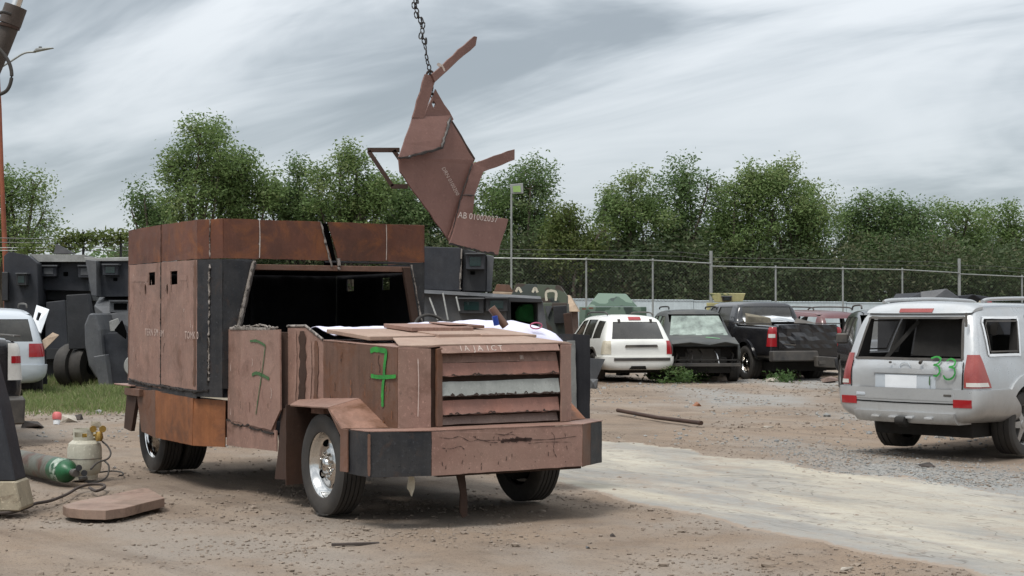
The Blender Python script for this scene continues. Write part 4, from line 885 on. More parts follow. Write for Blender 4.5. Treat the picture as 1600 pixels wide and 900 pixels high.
m_clear = M('clear_light_lens', (.6, .58, .54), rough=.2, streak=0, speck=.2, bump=0, coat=.4); m_gl = glassmat('dark_tinted_glass', (.03, .032, .035), dusty=.09, rough=.1); m_glc = glassmat('dusty_clear_glass', (.5, .52, .5), dusty=.45, dcol=(.45, .50, .46), rough=.15)
m_glg = glassmat('greenish_dusty_glass', (.20, .26, .23), dusty=.62, dcol=(.40, .47, .42)); m_white2 = M('pale_blank_plate', (.72, .74, .76), alt=(.62, .64, .66), rough=.5, streak=0, speck=.05, bump=0)
m_cream = M('cream_paint', (.58, .53, .42), alt=(.45, .40, .31), rust=(.2, .1, .05), ra=(.64, .75), rough=.6)
def heading(deg): return R(90-deg)
def car(name, label, cat, loc, deg, st, paint, wins, rwin=None, fwin=None, axles=(.9, 3.7), r=.37, tw=.26, cavity=None, style=6, rim=None, wells=True, cut=(), group=None, interior=True, rr=.23, flatr=0.0):
    t = thing(name, label, cat, loc, heading(deg), group); hull = carhull(st, paint); bv = bvh(hull); src = hull.data.copy(); hb = link(bpy.data.objects.new('hullcopy', src))
    W_ = max(s[2] for s in st); sp = []
    for ax in axles: sp += [('c', ax, r+.03, r+.075, W_-.36, W_+.3), ('c', ax, r+.03, r+.075, -W_-.3, -W_+.36)]
    for w in wins: sp += [('y', w, .45, 1.4), ('y', w, -1.4, -.45)]
    boolean(hull, sp); sp = []
    if rwin: sp.append(('x', rwin, -.5, (cavity or (.5,))[0]+.2))
    if fwin: sp.append(('x', fwin, (cavity or (0, 3))[1]-.3, 9))
    if sp: boolean(hull, sp)
    if cavity: x0, x1, w, z0, z1 = cavity; boolean(hull, [('x', [(-w, z0), (w, z0), (w*.86, z1), (-w*.86, z1)], x0, x1)])
    for c in cut: boolean(hull, [c])
    body = finish(hull, 'body', t, paint, inner=bv)
    for ax in axles:
        for s in (-1, 1):
            wheel(t, (ax, s*(W_-tw/2-.02), r), r, tw, rr, s, style, rm=rim or m_steelrim, seg=28, flat=flatr)
    box('underbody', (.35, -W_+.30, .24), (st[-1][0]-.35, W_-.30, .46), m_under, t)
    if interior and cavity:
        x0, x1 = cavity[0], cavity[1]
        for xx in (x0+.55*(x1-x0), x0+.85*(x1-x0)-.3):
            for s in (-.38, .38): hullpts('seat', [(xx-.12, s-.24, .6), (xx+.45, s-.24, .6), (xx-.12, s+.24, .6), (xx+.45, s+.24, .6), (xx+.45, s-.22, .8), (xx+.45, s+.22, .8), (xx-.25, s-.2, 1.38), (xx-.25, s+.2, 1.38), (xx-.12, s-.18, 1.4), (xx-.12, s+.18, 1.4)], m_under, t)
    return t, body, hb, bv
def side_panes(t, bv, wins, m, sides=(-1, 1), inset=.018, skip=()):
    for i, w in enumerate(wins):
        for s in sides:
            if (i, s) in skip: continue
            pane(bv, 'window', [(x, 0, z) for x, z in w], (0, -s, 0), inset, m, t)
# ---------------------------------------------------------------- silver off-roader, right (rear view, right flank)
def S_(x, wb, w, zb, zm, zl, wr, zr): return (x, wb, w, zb, zm, zl, wr, zr)
st = [S_(0.0, .62, .78, .50, .70, .92, .70, 1.02), S_(.03, .72, .90, .47, .72, 1.0, .76, 1.08), S_(.10, .74, .925, .45, .74, 1.06, .80, 1.28), S_(.20, .74, .935, .44, .76, 1.08, .76, 1.60), S_(.30, .74, .94, .44, .78, 1.09, .735, 1.735),
      S_(.45, .74, .94, .42, .78, 1.09, .73, 1.765), S_(1.3, .74, .94, .40, .78, 1.08, .735, 1.785), S_(2.6, .74, .94, .40, .78, 1.06, .73, 1.77), S_(2.95, .74, .94, .40, .78, 1.05, .71, 1.70), S_(3.5, .74, .94, .40, .78, 1.03, .78, 1.16), S_(3.75, .74, .93, .40, .76, 1.0, .80, 1.06), S_(4.5, .7, .90, .42, .74, .92, .74, .98), S_(4.72, .6, .80, .45, .70, .84, .66, .88), S_(4.76, .5, .7, .5, .66, .78, .55, .82)]
wins = [[(.31, 1.18), (.34, 1.55), (.39, 1.60), (1.12, 1.60), (.98, 1.18)], [(1.25, 1.13), (1.32, 1.62), (2.02, 1.62), (2.05, 1.12)], [(2.14, 1.12), (2.14, 1.62), (2.62, 1.60), (3.05, 1.12)]]
rw = [(-.70, 1.13), (.70, 1.13), (.62, 1.60), (-.62, 1.60)]
PX = 4.51; PY = 18.35
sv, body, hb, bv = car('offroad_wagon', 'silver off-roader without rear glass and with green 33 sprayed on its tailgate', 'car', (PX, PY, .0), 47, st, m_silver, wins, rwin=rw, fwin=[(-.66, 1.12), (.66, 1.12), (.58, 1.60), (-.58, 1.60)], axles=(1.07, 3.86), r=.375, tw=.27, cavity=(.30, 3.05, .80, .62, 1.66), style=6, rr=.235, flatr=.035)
bpv = [('y', [(-.1, .42), (.98, .42), (.86, .60), (.62, .80), (-.1, .80)], -1.2, 1.2)]
conform(hb, 'bumper', bpv, .045, m_silver, sv)
conform(hb, 'bumper_step', [('x', [(-.66, .40), (.66, .40), (.66, .53), (-.66, .53)], -.3, .3)], .085, m_silver, sv)
conform(hb, 'tailgate', [('x', [(-.71, .63), (.71, .63), (.73, 1.02), (.70, 1.10), (-.70, 1.10), (-.73, 1.02)], -.2, .2)], .014, m_silver, sv)
conform(hb, 'tailgate_lower', [('x', [(-.66, .67), (.66, .67), (.62, .80), (-.62, .80)], -.2, .2)], .05, m_silver, sv)
conform(hb, 'handle_bar', [('x', [(-.42, .965), (.42, .965), (.40, 1.025), (-.40, 1.025)], -.2, .2)], .034, m_silver, sv)
conform(hb, 'licence_plate', [('x', [(.26, .80), (-.16, .80), (-.16, .945), (.26, .945)], -.2, .2)], .026, m_white2, sv)
conform(hb, 'plate_recess', [('x', [(-.40, .79), (.40, .79), (.40, .955), (-.40, .955)], -.2, .2)], .018, m_blues, sv)
for s in (-1, 1):
    yy = sorted((s*.75, s*1.2)); tl_ = conform(hb, 'tail_light', [('y', [(-.2, .82), (.27, .82), (.20, 1.0), (.15, 1.19), (-.2, 1.19)], *yy)], .012, m_redp, sv)
    conform(hb, 'reversing_lens', [('y', [(-.2, .835), (.22, .835), (.20, .88), (-.2, .88)], *sorted((s*.78, s*1.2)))], .016, m_clear, tl_)
    conform(hb, 'reflector', [('x', [(s*.64, .60), (s*.86, .60), (s*.86, .69), (s*.64, .69)], -.2, .2)], .052, m_red, sv)
    ar = prismobj([('c', 1.07, .40, .53, *sorted((s*.80, s*1.1)))]); 
    me = hb.data.copy(); nn = [v.normal.copy() for v in me.vertices]
    for v, q in zip(me.vertices, nn): v.co += q*.03
    drop(ar)
    for ax in (1.07, 3.86):
        pl_ = [(ax+.56*math.cos(a), .40+.56*math.sin(a)) for a in [math.pi*k/16-.35 for k in range(16+4)] if .40+.56*math.sin(a) > .42 or True]
        pl2 = [(ax+.445*math.cos(a), .40+.445*math.sin(a)) for a in [math.pi*k/16-.35 for k in range(20)]]
        conform(hb, 'wheel_arch', [('y', pl_+pl2[::-1], *sorted((s*.70, s*1.2)))], .028, m_silver, sv)
conform(hb, 'rear_spoiler', [('y', [(.10, 1.635), (.50, 1.70), (.50, 1.9), (.10, 1.9)], -.70, .70)], .03, m_silver, sv)
conform(hb, 'brake_light', [('y', [(.0, 1.665), (.27, 1.665), (.27, 1.71), (.0, 1.71)], -.22, .22)], .038, m_redp, sv)
for s in (-1, 1):
    tube('roof_rail', smoothpath([(.55, s*.66, 1.79), (.75, s*.655, 1.815), (1.6, s*.65, 1.83), (2.4, s*.65, 1.815), (2.6, s*.66, 1.79)], 5), .022, m_silver, sv)
# window rubber, quarter window flange, gap lines
def loop_line(pts, d, w, m, nm='window_seal', lift=.006): line_on(bv, nm, pts+[pts[0]], d, w, m, sv, lift)
def dense(pts): 
    o = []
    for a, b in zip(pts, pts[1:]+[pts[0]]): o += [V3(a).lerp(V3(b), t) for t in (0, .12, .88)]
    return o
loop_line(dense([(0, y, z) for y, z in rw]), (1, 0, 0), .03, m_trim)
for s in (-1, 1):
    loop_line(dense([(x, 0, z) for x, z in wins[0]]), (0, -s, 0), .03, m_white2, 'window_flange', .012)
    loop_line(dense([(x+(.04 if x < .8 else -.04), 0, z+(.04 if z < 1.4 else -.04)) for x, z in wins[0]]), (0, -s, 0), .018, m_trim, 'window_seal', .016)
    for w in wins[1:]: loop_line(dense([(x, 0, z) for x, z in w]), (0, -s, 0), .025, m_trim)
    line_on(bv, 'door_gap', [(1.62, 0, .62), (1.52, 0, .85), (1.24, 0, .98), (1.18, 0, 1.15)], (0, -s, 0), .008, m_hole, sv)
    line_on(bv, 'door_gap', [(2.10, 0, .5), (2.10, 0, 1.65)], (0, -s, 0), .008, m_hole, sv)
line_on(bv, 'door_gap', [(0, -.725, 1.10), (0, -.74, .9), (0, -.72, .64)], (1, 0, 0), .012, m_hole, sv, .02); line_on(bv, 'door_gap', [(0, .725, 1.10), (0, .74, .9), (0, .72, .64)], (1, 0, 0), .012, m_hole, sv, .02)
line_on(bv, 'door_gap', [(0, -.72, .64), (0, 0, .635), (0, .72, .64)], (1, 0, 0), .014, m_hole, sv, .05)
n33 = (1, 0, 0)
g33 = [[(.33, 1.045), (.40, 1.065), (.455, 1.04), (.43, .99), (.38, .975), (.44, .96), (.465, .91), (.43, .865), (.385, .865)], [(.53, 1.02), (.58, 1.045), (.635, 1.02), (.63, .97), (.575, .955), (.635, .945), (.655, .89), (.615, .84), (.55, .83), (.51, .87)]]
for q in g33: line_on(bv, 'number_mark', [(0, -y, z+.085) for y, z in q], n33, .021, m_green, sv, .040)
for q in ([(.34, .94), (.335, .88), (.34, .84)],): line_on(bv, 'number_mark', [(0, -y, z) for y, z in q], n33, .016, m_greend, sv, .04)
# round emblem, wiper stub, badges
bmh = bmesh.new(); addtube(bmh, [(-.012, .07*math.cos(a), 1.04+.05*math.sin(a)) for a in [2*math.pi*k/20 for k in range(21)]], .006, 5, cap=False); emb = bmo('emblem', bmh, m_blues, sv, smooth=True)
tube('wiper_stub', [(-.02, -.22, 1.11), (-.06, -.23, 1.09)], .02, m_trim, sv); tube('wiper_stub', [(-.02, .18, 1.09), (-.05, .18, 1.09)], .012, m_trim, sv)
box('badge', (-.052, .52, .70), (-.03, .64, .735), m_blues, sv); text('badge_text', 'SR5', .035, (-.058, .53, .745), (0, 1, 0), (0, 0, 1), m_trim, sv) if 0 else box('badge', (-.05, -.62, .72), (-.03, -.52, .745), m_trim, sv)
box('tow_hitch', (-.08, -.05, .36), (.3, .05, .44), m_under, sv); lathe('tow_socket', [(0, -.06), (.045, -.06), (.045, .06), (0, .06)], m_under, sv, seg=12, T=Matrix.Translation((-.10, -.0, .43)))
for y in (-.35, -.1, .12, .35): box('bumper_vent', (-.10, y-.05, .455), (-.045, y+.05, .478), m_silver, sv)
# torn dark lining panel left in the open rear window
plate('torn_lining', [(.33, .12, 1.16), (.40, -.66, 1.15), (.48, -.58, 1.60), (.42, .10, 1.60)], .01, m_under, sv)
plate('hanging_strip', [(.20, .42, 1.14), (.22, .36, 1.14), (.36, .02, 1.56), (.34, .08, 1.56)], .012, m_under, sv)
stroke('dirt_run', [(.14, -.70, 1.66), (.12, -.715, 1.55), (.11, -.72, 1.50)], .03, (-1, -.2, 0), m_trim, sv)
drop(hb)
# ---------------------------------------------------------------- white wagon
st = [S_(0, .6, .78, .45, .62, .95, .70, 1.0), S_(.04, .7, .90, .36, .64, 1.0, .74, 1.08), S_(.12, .74, .925, .34, .66, 1.06, .76, 1.22), S_(.34, .74, .93, .33, .70, 1.08, .68, 1.62), S_(.46, .74, .93, .33, .70, 1.08, .665, 1.68), S_(1.4, .74, .935, .32, .7, 1.06, .67, 1.72), S_(2.5, .74, .93, .32, .7, 1.04, .66, 1.69),
      S_(2.8, .74, .93, .32, .7, 1.03, .64, 1.61), S_(3.4, .74, .92, .33, .7, 1.02, .74, 1.13), S_(4.3, .7, .90, .35, .68, .92, .76, 1.0), S_(4.65, .6, .84, .38, .66, .84, .64, .90), S_(4.72, .5, .7, .42, .6, .75, .5, .8)]
wins = [[(.48, 1.12), (.52, 1.54), (1.05, 1.56), (1.12, 1.10)], [(1.22, 1.10), (1.20, 1.58), (1.95, 1.58), (2.0, 1.08)], [(2.08, 1.08), (2.06, 1.58), (2.5, 1.54), (2.95, 1.08)]]
rw = [(-.68, 1.10), (.68, 1.10), (.58, 1.53), (-.58, 1.53)]
p = GR(1000, 590); JX = 3.01; JY = 38.0
wj, body, hb, bv = car('white_wagon', 'white off-road wagon with dark tinted rear window seen from behind beside a dark wreck', 'car', (JX, JY, .0), -14, st, m_white, wins, rwin=rw, axles=(1.0, 3.72), cavity=(.42, 2.9, .76, .6, 1.58), style=5, flatr=.05)
side_panes(wj, bv, wins, m_gl); pane(bv, 'rear_window', [(0, y, z) for y, z in rw], (1, 0, 0), .012, m_gl, wj)
conform(hb, 'bumper', [('y', [(-.1, .33), (.62, .33), (.55, .66), (-.1, .66)], -1.2, 1.2)], .05, m_white, wj); conform(hb, 'bumper_trim', [('x', [(.66, .56), (-.82, .56), (-.82, .63), (.66, .63)], -.2, .2)], .065, m_trim, wj)
conform(hb, 'bumper_trim', [('x', [(-.20, .34), (.26, .34), (.20, .43), (-.16, .43)], -.2, .2)], .065, m_under, wj)
conform(hb, 'tail_light', [('y', [(-.2, .72), (.22, .72), (.20, 1.06), (-.2, 1.06)], -1.2, -.74)], .012, m_red, wj)
conform(hb, 'light_socket', [('y', [(-.2, .72), (.24, .72), (.20, 1.06), (-.2, 1.06)], .72, 1.2)], -.03 if 0 else .006, m_cream, wj)
conform(hb, 'handle_bar', [('x', [(.36, .90), (-.50, .90), (-.48, .96), (.34, .955)], -.2, .2)], .03, m_trim, wj)
conform(hb, 'brake_light', [('y', [(.2, 1.58), (.44, 1.58), (.44, 1.66), (.2, 1.66)], -.16, .16)], .02, m_red, wj)
for s in (-1, 1):
    tube('roof_rail', smoothpath([(.7, s*.60, 1.70), (.95, s*.59, 1.765), (2.2, s*.59, 1.765), (2.45, s*.60, 1.70)], 5), .02, m_trim, wj)
    box('hinge', (.30, s*.42-.03, 1.50), (.36, s*.42+.03, 1.60), m_trim, wj)
    conform(hb, 'wheel_arch', [('y', [(1.0+.5*math.cos(a), .40+.5*math.sin(a)) for a in [math.pi*k/12 for k in range(13)]]+[(1.0+.445*math.cos(a), .40+.445*math.sin(a)) for a in [math.pi-math.pi*k/12 for k in range(13)]], *sorted((s*.7, s*1.2)))], .02, m_trim, wj)
drop(hb); wj.scale = (.95, .95, .95)
# ---------------------------------------------------------------- dark wagon with its front torn off, facing us
st = [S_(0, .6, .8, .5, .7, 1.0, .74, 1.1), S_(.08, .72, .95, .40, .72, 1.08, .78, 1.4), S_(.25, .76, .98, .38, .74, 1.12, .74, 1.78), S_(.6, .76, 1.0, .36, .76, 1.12, .74, 1.85), S_(2.2, .76, 1.0, .36, .76, 1.10, .74, 1.88), S_(2.9, .76, 1.0, .36, .76, 1.10, .72, 1.84), S_(3.1, .76, 1.0, .36, .76, 1.10, .72, 1.76),
      S_(3.72, .76, .99, .38, .76, 1.10, .82, 1.26), S_(3.9, .76, .98, .38, .76, 1.08, .84, 1.19), S_(4.6, .74, .97, .42, .76, 1.0, .84, 1.10), S_(4.85, .70, .95, .5, .74, .96, .84, 1.04), S_(4.92, .6, .9, .55, .74, .90, .8, .98)]
wins = [[(.4, 1.18), (.42, 1.68), (1.2, 1.70), (1.2, 1.16)], [(1.3, 1.16), (1.3, 1.70), (2.05, 1.70), (2.05, 1.15)], [(2.15, 1.15), (2.15, 1.70), (2.75, 1.68), (3.3, 1.15)]]
fw_ = [(-.78, 1.20), (.78, 1.20), (.64, 1.70), (-.64, 1.70)]
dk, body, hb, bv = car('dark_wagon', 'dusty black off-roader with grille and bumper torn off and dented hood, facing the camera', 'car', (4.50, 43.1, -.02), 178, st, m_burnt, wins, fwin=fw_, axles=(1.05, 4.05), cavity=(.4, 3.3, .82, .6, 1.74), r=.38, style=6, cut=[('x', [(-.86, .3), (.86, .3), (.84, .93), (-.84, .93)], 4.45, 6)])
side_panes(dk, bv, wins, m_gl); pane(bv, 'windscreen', [(5, y, z) for y, z in fw_], (-1, 0, 0), .01, m_glg, dk)
box('radiator_panel', (4.30, -.62, .45), (4.46, .62, .86), m_trim, dk); box('bumper_beam', (4.82, -.92, .42), (4.94, .92, .50), m_trim, dk); box('bumper_beam', (4.80, -.90, .56), (4.86, .90, .60), m_under, dk)
for y in (-.75, -.45, -.1, .3, .72): tube('broken_bracket', [(4.44, y, .84), (4.66, y+.05, .72), (4.8, y-.03, .5)], .022, m_trim, dk, seg=5)
for s in (-1, 1): box('headlight_socket', (4.40, s*.62-.15, .66), (4.5, s*.62+.15, .9), m_under, dk); tube('wire_harness', smoothpath([(4.5, s*.3, .8), (4.8, s*.32, .7), (4.85, s*.36, .5)], 4), .012, m_white2 if s > 0 else m_trim, dk, seg=5)
line_on(bv, 'wiper', [(5, -.7, 1.19), (5, -.1, 1.21)], (-1, 0, 0), .03, m_under, dk, .02); line_on(bv, 'wiper', [(5, .05, 1.19), (5, .65, 1.22)], (-1, 0, 0), .03, m_under, dk, .02)
plate('crumpled_hood_edge', [(4.3, -.86, 1.14), (4.95, -.88, .98), (5.0, -.4, 1.03), (4.92, .1, .96), (5.02, .5, 1.04), (4.93, .88, .97), (4.3, .86, 1.14)], .02, m_burnt, dk)
m_gspl = M('green_paint_splash', (.10, .30, .13), alt=(.16, .30, .17), rough=.7, sc=8)
line_on(bv, 'paint_splash', [(4.3, .1, 5), (4.45, .45, 5)], (0, 0, -1), .10, m_gspl, dk, .01)
for s in (-1, 1):
    tube('roof_rail', smoothpath([(.7, s*.66, 1.88), (.9, s*.65, 1.94), (2.5, s*.65, 1.94), (2.7, s*.66, 1.87)], 5), .02, m_under, dk)
drop(hb); dk.scale = (.93, .93, .95)
# ---------------------------------------------------------------- black pickup
def pickup(label, loc, deg, paint, lights=True, seed=1):
    st = [S_(0, .7, .88, .52, .75, 1.05, .86, 1.30), S_(.03, .78, .98, .50, .76, 1.10, .92, 1.36), S_(.15, .8, 1.0, .48, .78, 1.12, .94, 1.385), S_(1.95, .8, 1.01, .46, .78, 1.12, .95, 1.40), S_(2.02, .8, 1.01, .46, .78, 1.14, .84, 1.5), S_(2.10, .8, 1.01, .46, .78, 1.16, .76, 1.88), S_(2.3, .8, 1.01, .46, .78, 1.18, .755, 1.94), S_(3.5, .8, 1.01, .45, .78, 1.16, .76, 1.95), S_(3.85, .8, 1.01, .45, .78, 1.16, .74, 1.86), S_(4.5, .8, 1.01, .45, .78, 1.16, .84, 1.36), S_(4.7, .8, 1.0, .45, .78, 1.14, .86, 1.28), S_(5.6, .76, .98, .48, .78, 1.05, .86, 1.18), S_(5.8, .7, .94, .52, .76, .98, .8, 1.1), S_(5.86, .6, .85, .56, .74, .9, .7, 1.0)]
    wins = [[(2.35, 1.30), (2.42, 1.80), (3.12, 1.80), (3.15, 1.28)], [(3.24, 1.28), (3.22, 1.80), (3.62, 1.78), (4.15, 1.26)]]; rw = [(-.70, 1.42), (.70, 1.42), (.66, 1.80), (-.66, 1.80)]
    t, body, hb, bv = car('pickup_truck', label, 'pickup', loc, deg, st, paint, wins, rwin=rw, fwin=[(-.72, 1.4), (.72, 1.4), (.64, 1.80), (-.64, 1.80)], axles=(1.32, 5.0-.15), r=.42, tw=.29, rr=.26, cavity=(2.2, 4.0, .84, .7, 1.84), style=6, rim=m_chrome,
        cut=[('z', [(.10, -.84), (1.93, -.84), (1.93, .84), (.10, .84)], .80, 3)] )
    side_panes(t, bv, wins, m_gl); pane(bv, 'rear_window', [(0, y, z) for y, z in rw[:2]]+[(0, .66, 1.80), (0, -.66, 1.80)], (1, 0, 0), .015, m_gl, t)
    for s in (-1, 1):
        tl = conform(hb, 'tail_light', [('y', [(-.2, .84), (.16, .84), (.13, 1.30), (-.2, 1.30)], *sorted((s*.80, s*1.2)))], .014, m_red, t); conform(hb, 'reversing_lens', [('y', [(-.2, 1.05), (.10, 1.05), (.10, 1.14), (-.2, 1.14)], *sorted((s*.84, s*1.2)))], .018, m_clear, tl)
        conform(hb, 'wheel_arch', [('y', [(1.32+.58*math.cos(a), .45+.56*math.sin(a)) for a in [math.pi*k/14 for k in range(15)]]+[(1.32+.49*math.cos(a), .45+.49*math.sin(a)) for a in [math.pi-math.pi*k/14 for k in range(15)]], *sorted((s*.8, s*1.2)))], .03, paint, t)
        line_on(bv, 'door_gap', [(2.2, 0, .6), (2.2, 0, 1.3)], (0, -s, 0), .01, m_hole, t); line_on(bv, 'door_gap', [(3.18, 0, .6), (3.18, 0, 1.3)], (0, -s, 0), .01, m_hole, t)
        for x in (2.42, 3.45): box('door_handle', (x, s*1.0-.03, 1.18), (x+.2, s*1.0+.03, 1.21), m_chrome, t)
        box('bed_rail', (.1, s*.93-.04, 1.375), (2.0, s*.93+.04, 1.40), m_trim, t)
    conform(hb, 'tailgate', [('x', [(-.78, .80), (.78, .80), (.78, 1.37), (-.78, 1.37)], -.2, .2)], .012, paint, t)
    return t, hb, bv
pk, hb, bv = pickup('black pickup with red tail lights and dented tailgate, parked tail towards the camera', (7.34, 39.8, -.04), -18, m_blackp)
bp_ = [(-.14, -.95), (-.16, -.4), (-.14, .4), (-.12, .95)]
hullpts('bumper', [(-.18, .97, .50), (-.18, -.25, .50), (.02, 1.0, .48), (.02, -.25, .48), (-.16, .98, .74), (-.16, -.20, .74), (.02, 1.0, .74), (.02, -.2, .74)], m_trim, pk, bw=.02)
hullpts('bumper', [(-.30, -.1, .36), (-.10, -.97, .30), (-.14, -.1, .36), (.06, -.97, .30), (-.32, -.08, .62), (-.12, -.99, .56), (-.14, -.08, .62), (.06, -.99, .56)], m_trim, pk, bw=.02)
rq = random.Random(5)
def crumple(name, y0, y1, z0, z1, x, amp, m, parent, ny=14, nz=6, sd=0):
    vs = []; fs = []
    for j in range(nz+1):
        for i in range(ny+1):
            y = y0+(y1-y0)*i/ny; z = z0+(z1-z0)*j/nz; a = noise.noise((y*2.3, z*3.5, sd))+.5*noise.noise((y*6, z*8, sd)); vs.append((x-amp*abs(a)*1.6, y, z+.02*noise.noise((y*5, 1, sd))))
    for j in range(nz):
        for i in range(ny): k = j*(ny+1)+i; fs.append((k, k+1, k+ny+2, k+ny+1))
    return mesh(name, vs, fs, m, parent)
crumple('dented_tailgate_skin', -.77, .77, .80, 1.36, -.03, .035, m_blackp, pk, sd=3)
for q in ([(-.10, -.2, 1.39), (.2, 0, 1.44), (.1, .3, 1.40), (.35, .1, 1.52), (.3, -.3, 1.42), (.5, .0, 1.40)],): hullpts('crumpled_sheet', q, m_trim, pk, bw=0)
line_on(bv, 'tailgate_letters', [(-1, .66, .90), (-1, .34, .88)], (1, 0, 0), .03, m_trim, pk, .08)
box('bumper_badge', (-.335, -.30, .42), (-.30, -.14, .50), m_trim, pk)
pk.scale = (1.05, 1.05, 1.04)
junk = tag(hullpts('torn_cardboard', [tuple(AT(x, y, Y)) for x, y, Y in ((1165, 508, 41), (1206, 508, 41.3), (1168, 494, 41), (1204, 497, 41.3), (1166, 508, 41.2), (1206, 508, 41.5), (1168, 495, 41.2), (1198, 495, 41.5), (1164, 489, 41.1))], m_cream, None, bw=.01), 'torn grey cardboard piece standing in the bed of the black pickup', 'cardboard')
junk.data.materials[0] = M('dirty_cardboard', (.20, .175, .13), alt=(.12, .105, .08), rough=.95, sc=3)
drop(hb)
p2, hb, bv = pickup('black pickup cut by the left frame edge with a broken tail light', (-7.0, 19.6, -.02), -26, m_blackp)
hullpts('bumper', [(-.2, -.97, .30), (-.2, .97, .30), (.05, -1, .28), (.05, 1, .28), (-.22, -.98, .62), (-.22, .98, .62), (.05, -1, .64), (.05, 1, .64)], m_trim, p2, bw=.02)
for c in p2.children:
    if c.name.startswith('tail_light'):
        c.data.materials[0] = m_clear
        for d in c.children: d.data.materials[0] = m_red
drop(hb)
# ---------------------------------------------------------------- wagons further back
def simple_wagon(name, label, loc, deg, paint, glass=m_gl, sc=1.0, red=True, flat=0):
    st = [S_(0, .6, .8, .5, .7, 1.0, .74, 1.1), S_(.08, .72, .95, .40, .72, 1.08, .78, 1.36), S_(.25, .76, .98, .38, .74, 1.12, .74, 1.72), S_(.6, .76, 1.0, .36, .76, 1.12, .74, 1.82), S_(2.2, .76, 1.0, .36, .76, 1.10, .74, 1.86), S_(2.9, .76, 1.0, .36, .76, 1.10, .72, 1.80),
          S_(3.6, .76, .99, .38, .76, 1.10, .82, 1.24), S_(3.9, .76, .98, .38, .76, 1.08, .84, 1.16), S_(4.75, .74, .95, .42, .76, 1.0, .84, 1.06), S_(5.0, .70, .88, .5, .74, .92, .74, .98)]
    wins = [[(.4, 1.20), (.46, 1.66), (1.2, 1.68), (1.2, 1.18)], [(1.3, 1.18), (1.3, 1.68), (2.05, 1.68), (2.05, 1.16)], [(2.15, 1.16), (2.15, 1.68), (2.7, 1.66), (3.2, 1.16)]]; rw = [(-.72, 1.18), (.72, 1.18), (.64, 1.62), (-.64, 1.62)]; fw = [(-.76, 1.22), (.76, 1.22), (.64, 1.66), (-.64, 1.66)]
    t, body, hb, bv = car(name, label, 'car', loc, deg, st, paint, wins, rwin=rw, fwin=fw, axles=(1.05, 4.05), cavity=(.4, 3.3, .82, .6, 1.72), style=6)
    if glass: side_panes(t, bv, wins, glass); pane(bv, 'windscreen', [(5.2, y, z) for y, z in fw], (-1, 0, 0), .012, glass, t); pane(bv, 'rear_window', [(0, y, z) for y, z in rw], (1, 0, 0), .012, glass, t)
    for s in (-1, 1):
        if red: conform(hb, 'tail_light', [('y', [(-.2, .86), (.34, .90), (.30, 1.14), (-.2, 1.14)], *sorted((s*.64, s*1.2)))], .012, m_red, t)
        tube('roof_rail', smoothpath([(.7, s*.66, 1.84), (.9, s*.65, 1.92), (2.3, s*.65, 1.93), (2.6, s*.66, 1.86)], 5), .02, m_trim, t)
    conform(hb, 'bumper', [('y', [(-.1, .36), (.62, .36), (.55, .72), (-.1, .72)], -1.2, 1.2)], .05, paint, t)
    return t, hb, bv
w1, hb, bv = simple_wagon('silver_wagon', 'silver wagon with large red tail light standing in the grass at the left frame edge', (-9.6, 30.2, -.12), -22, m_blues); drop(hb)
w1.location = (-10.08, 31.2, -.08)
w2, hb, bv = simple_wagon('maroon_wagon', 'maroon wagon with broken side windows behind the black pickup', (9.0, 42.6, -.1), -28, m_maroon, glass=None, red=False); drop(hb)
w3, hb, bv = simple_wagon('black_wagon', 'black wagon half hidden between the maroon wagon and the silver off-roader', (8.42, 36.8, -.1), 186, m_blackp, red=False)
for s in (-1, 1): hullpts('door_mirror', [(3.2+a, s*(1.0+b), 1.12+c) for a in (0, .1) for b in (0.02, .26) for c in (0, .22)], m_trim, w3, bw=.03)
drop(hb)
# ================================================================ dark armoured trucks and turrets
m_ar = M('matt_dark_armour', (.028, .031, .038), alt=(.020, .022, .028), rough=.6, streak=.3, dust=.15, dustcol=(.12, .11, .10), spec=.25); m_ar2 = M('grey_armour', (.075, .079, .087), alt=(.05, .053, .06), rough=.6, streak=.3, dust=.25, dustcol=(.2, .19, .17))
m_arl = M('dusty_roof_steel', (.30, .30, .285), alt=(.20, .20, .19), rough=.7); m_ard = M('black_armour', (.016, .017, .020), rough=.6, dust=.12, dustcol=(.12, .11, .1)); m_tan = M('tan_roof', (.36, .27, .19), alt=(.26, .19, .14), rust=(.15, .08, .05), ra=(.6, .75), rough=.8)
m_gw = M('dark_green_port_glass', (.012, .03, .028), rough=.12, streak=0, speck=0, bump=0, coat=.5); m_gcl = M('green_cloth', (.03, .22, .06), alt=(.015, .09, .03), rough=.85, sc=3); m_yel = M('yellow_camouflage', (.38, .34, .15), alt=(.30, .27, .14), rust=(.10, .13, .06), ra=(.55, .6), sc=.8, rough=.7)
def camo(name, cols):
    m, nt, b = newmat(name); n = NB(nt); c = cols[0]
    for i, k in enumerate(cols[1:]): c = n.mix(n.ramp(n.noise(1.5, 2, .5, off=(i*5+1, 3, i*2)), .52, .535), c, k)
    nt.links.new(c, b.inputs['Base Color']); b.inputs['Roughness'].default_value = .75; return m
m_camo = camo('green_grey_camouflage', [(.055, .065, .058), (.035, .038, .04), (.085, .10, .07), (.06, .045, .035)]); m_camog = camo('green_camouflage', [(.05, .085, .06), (.03, .045, .038), (.12, .17, .13)])
DV = V3((.0, 1, 0))
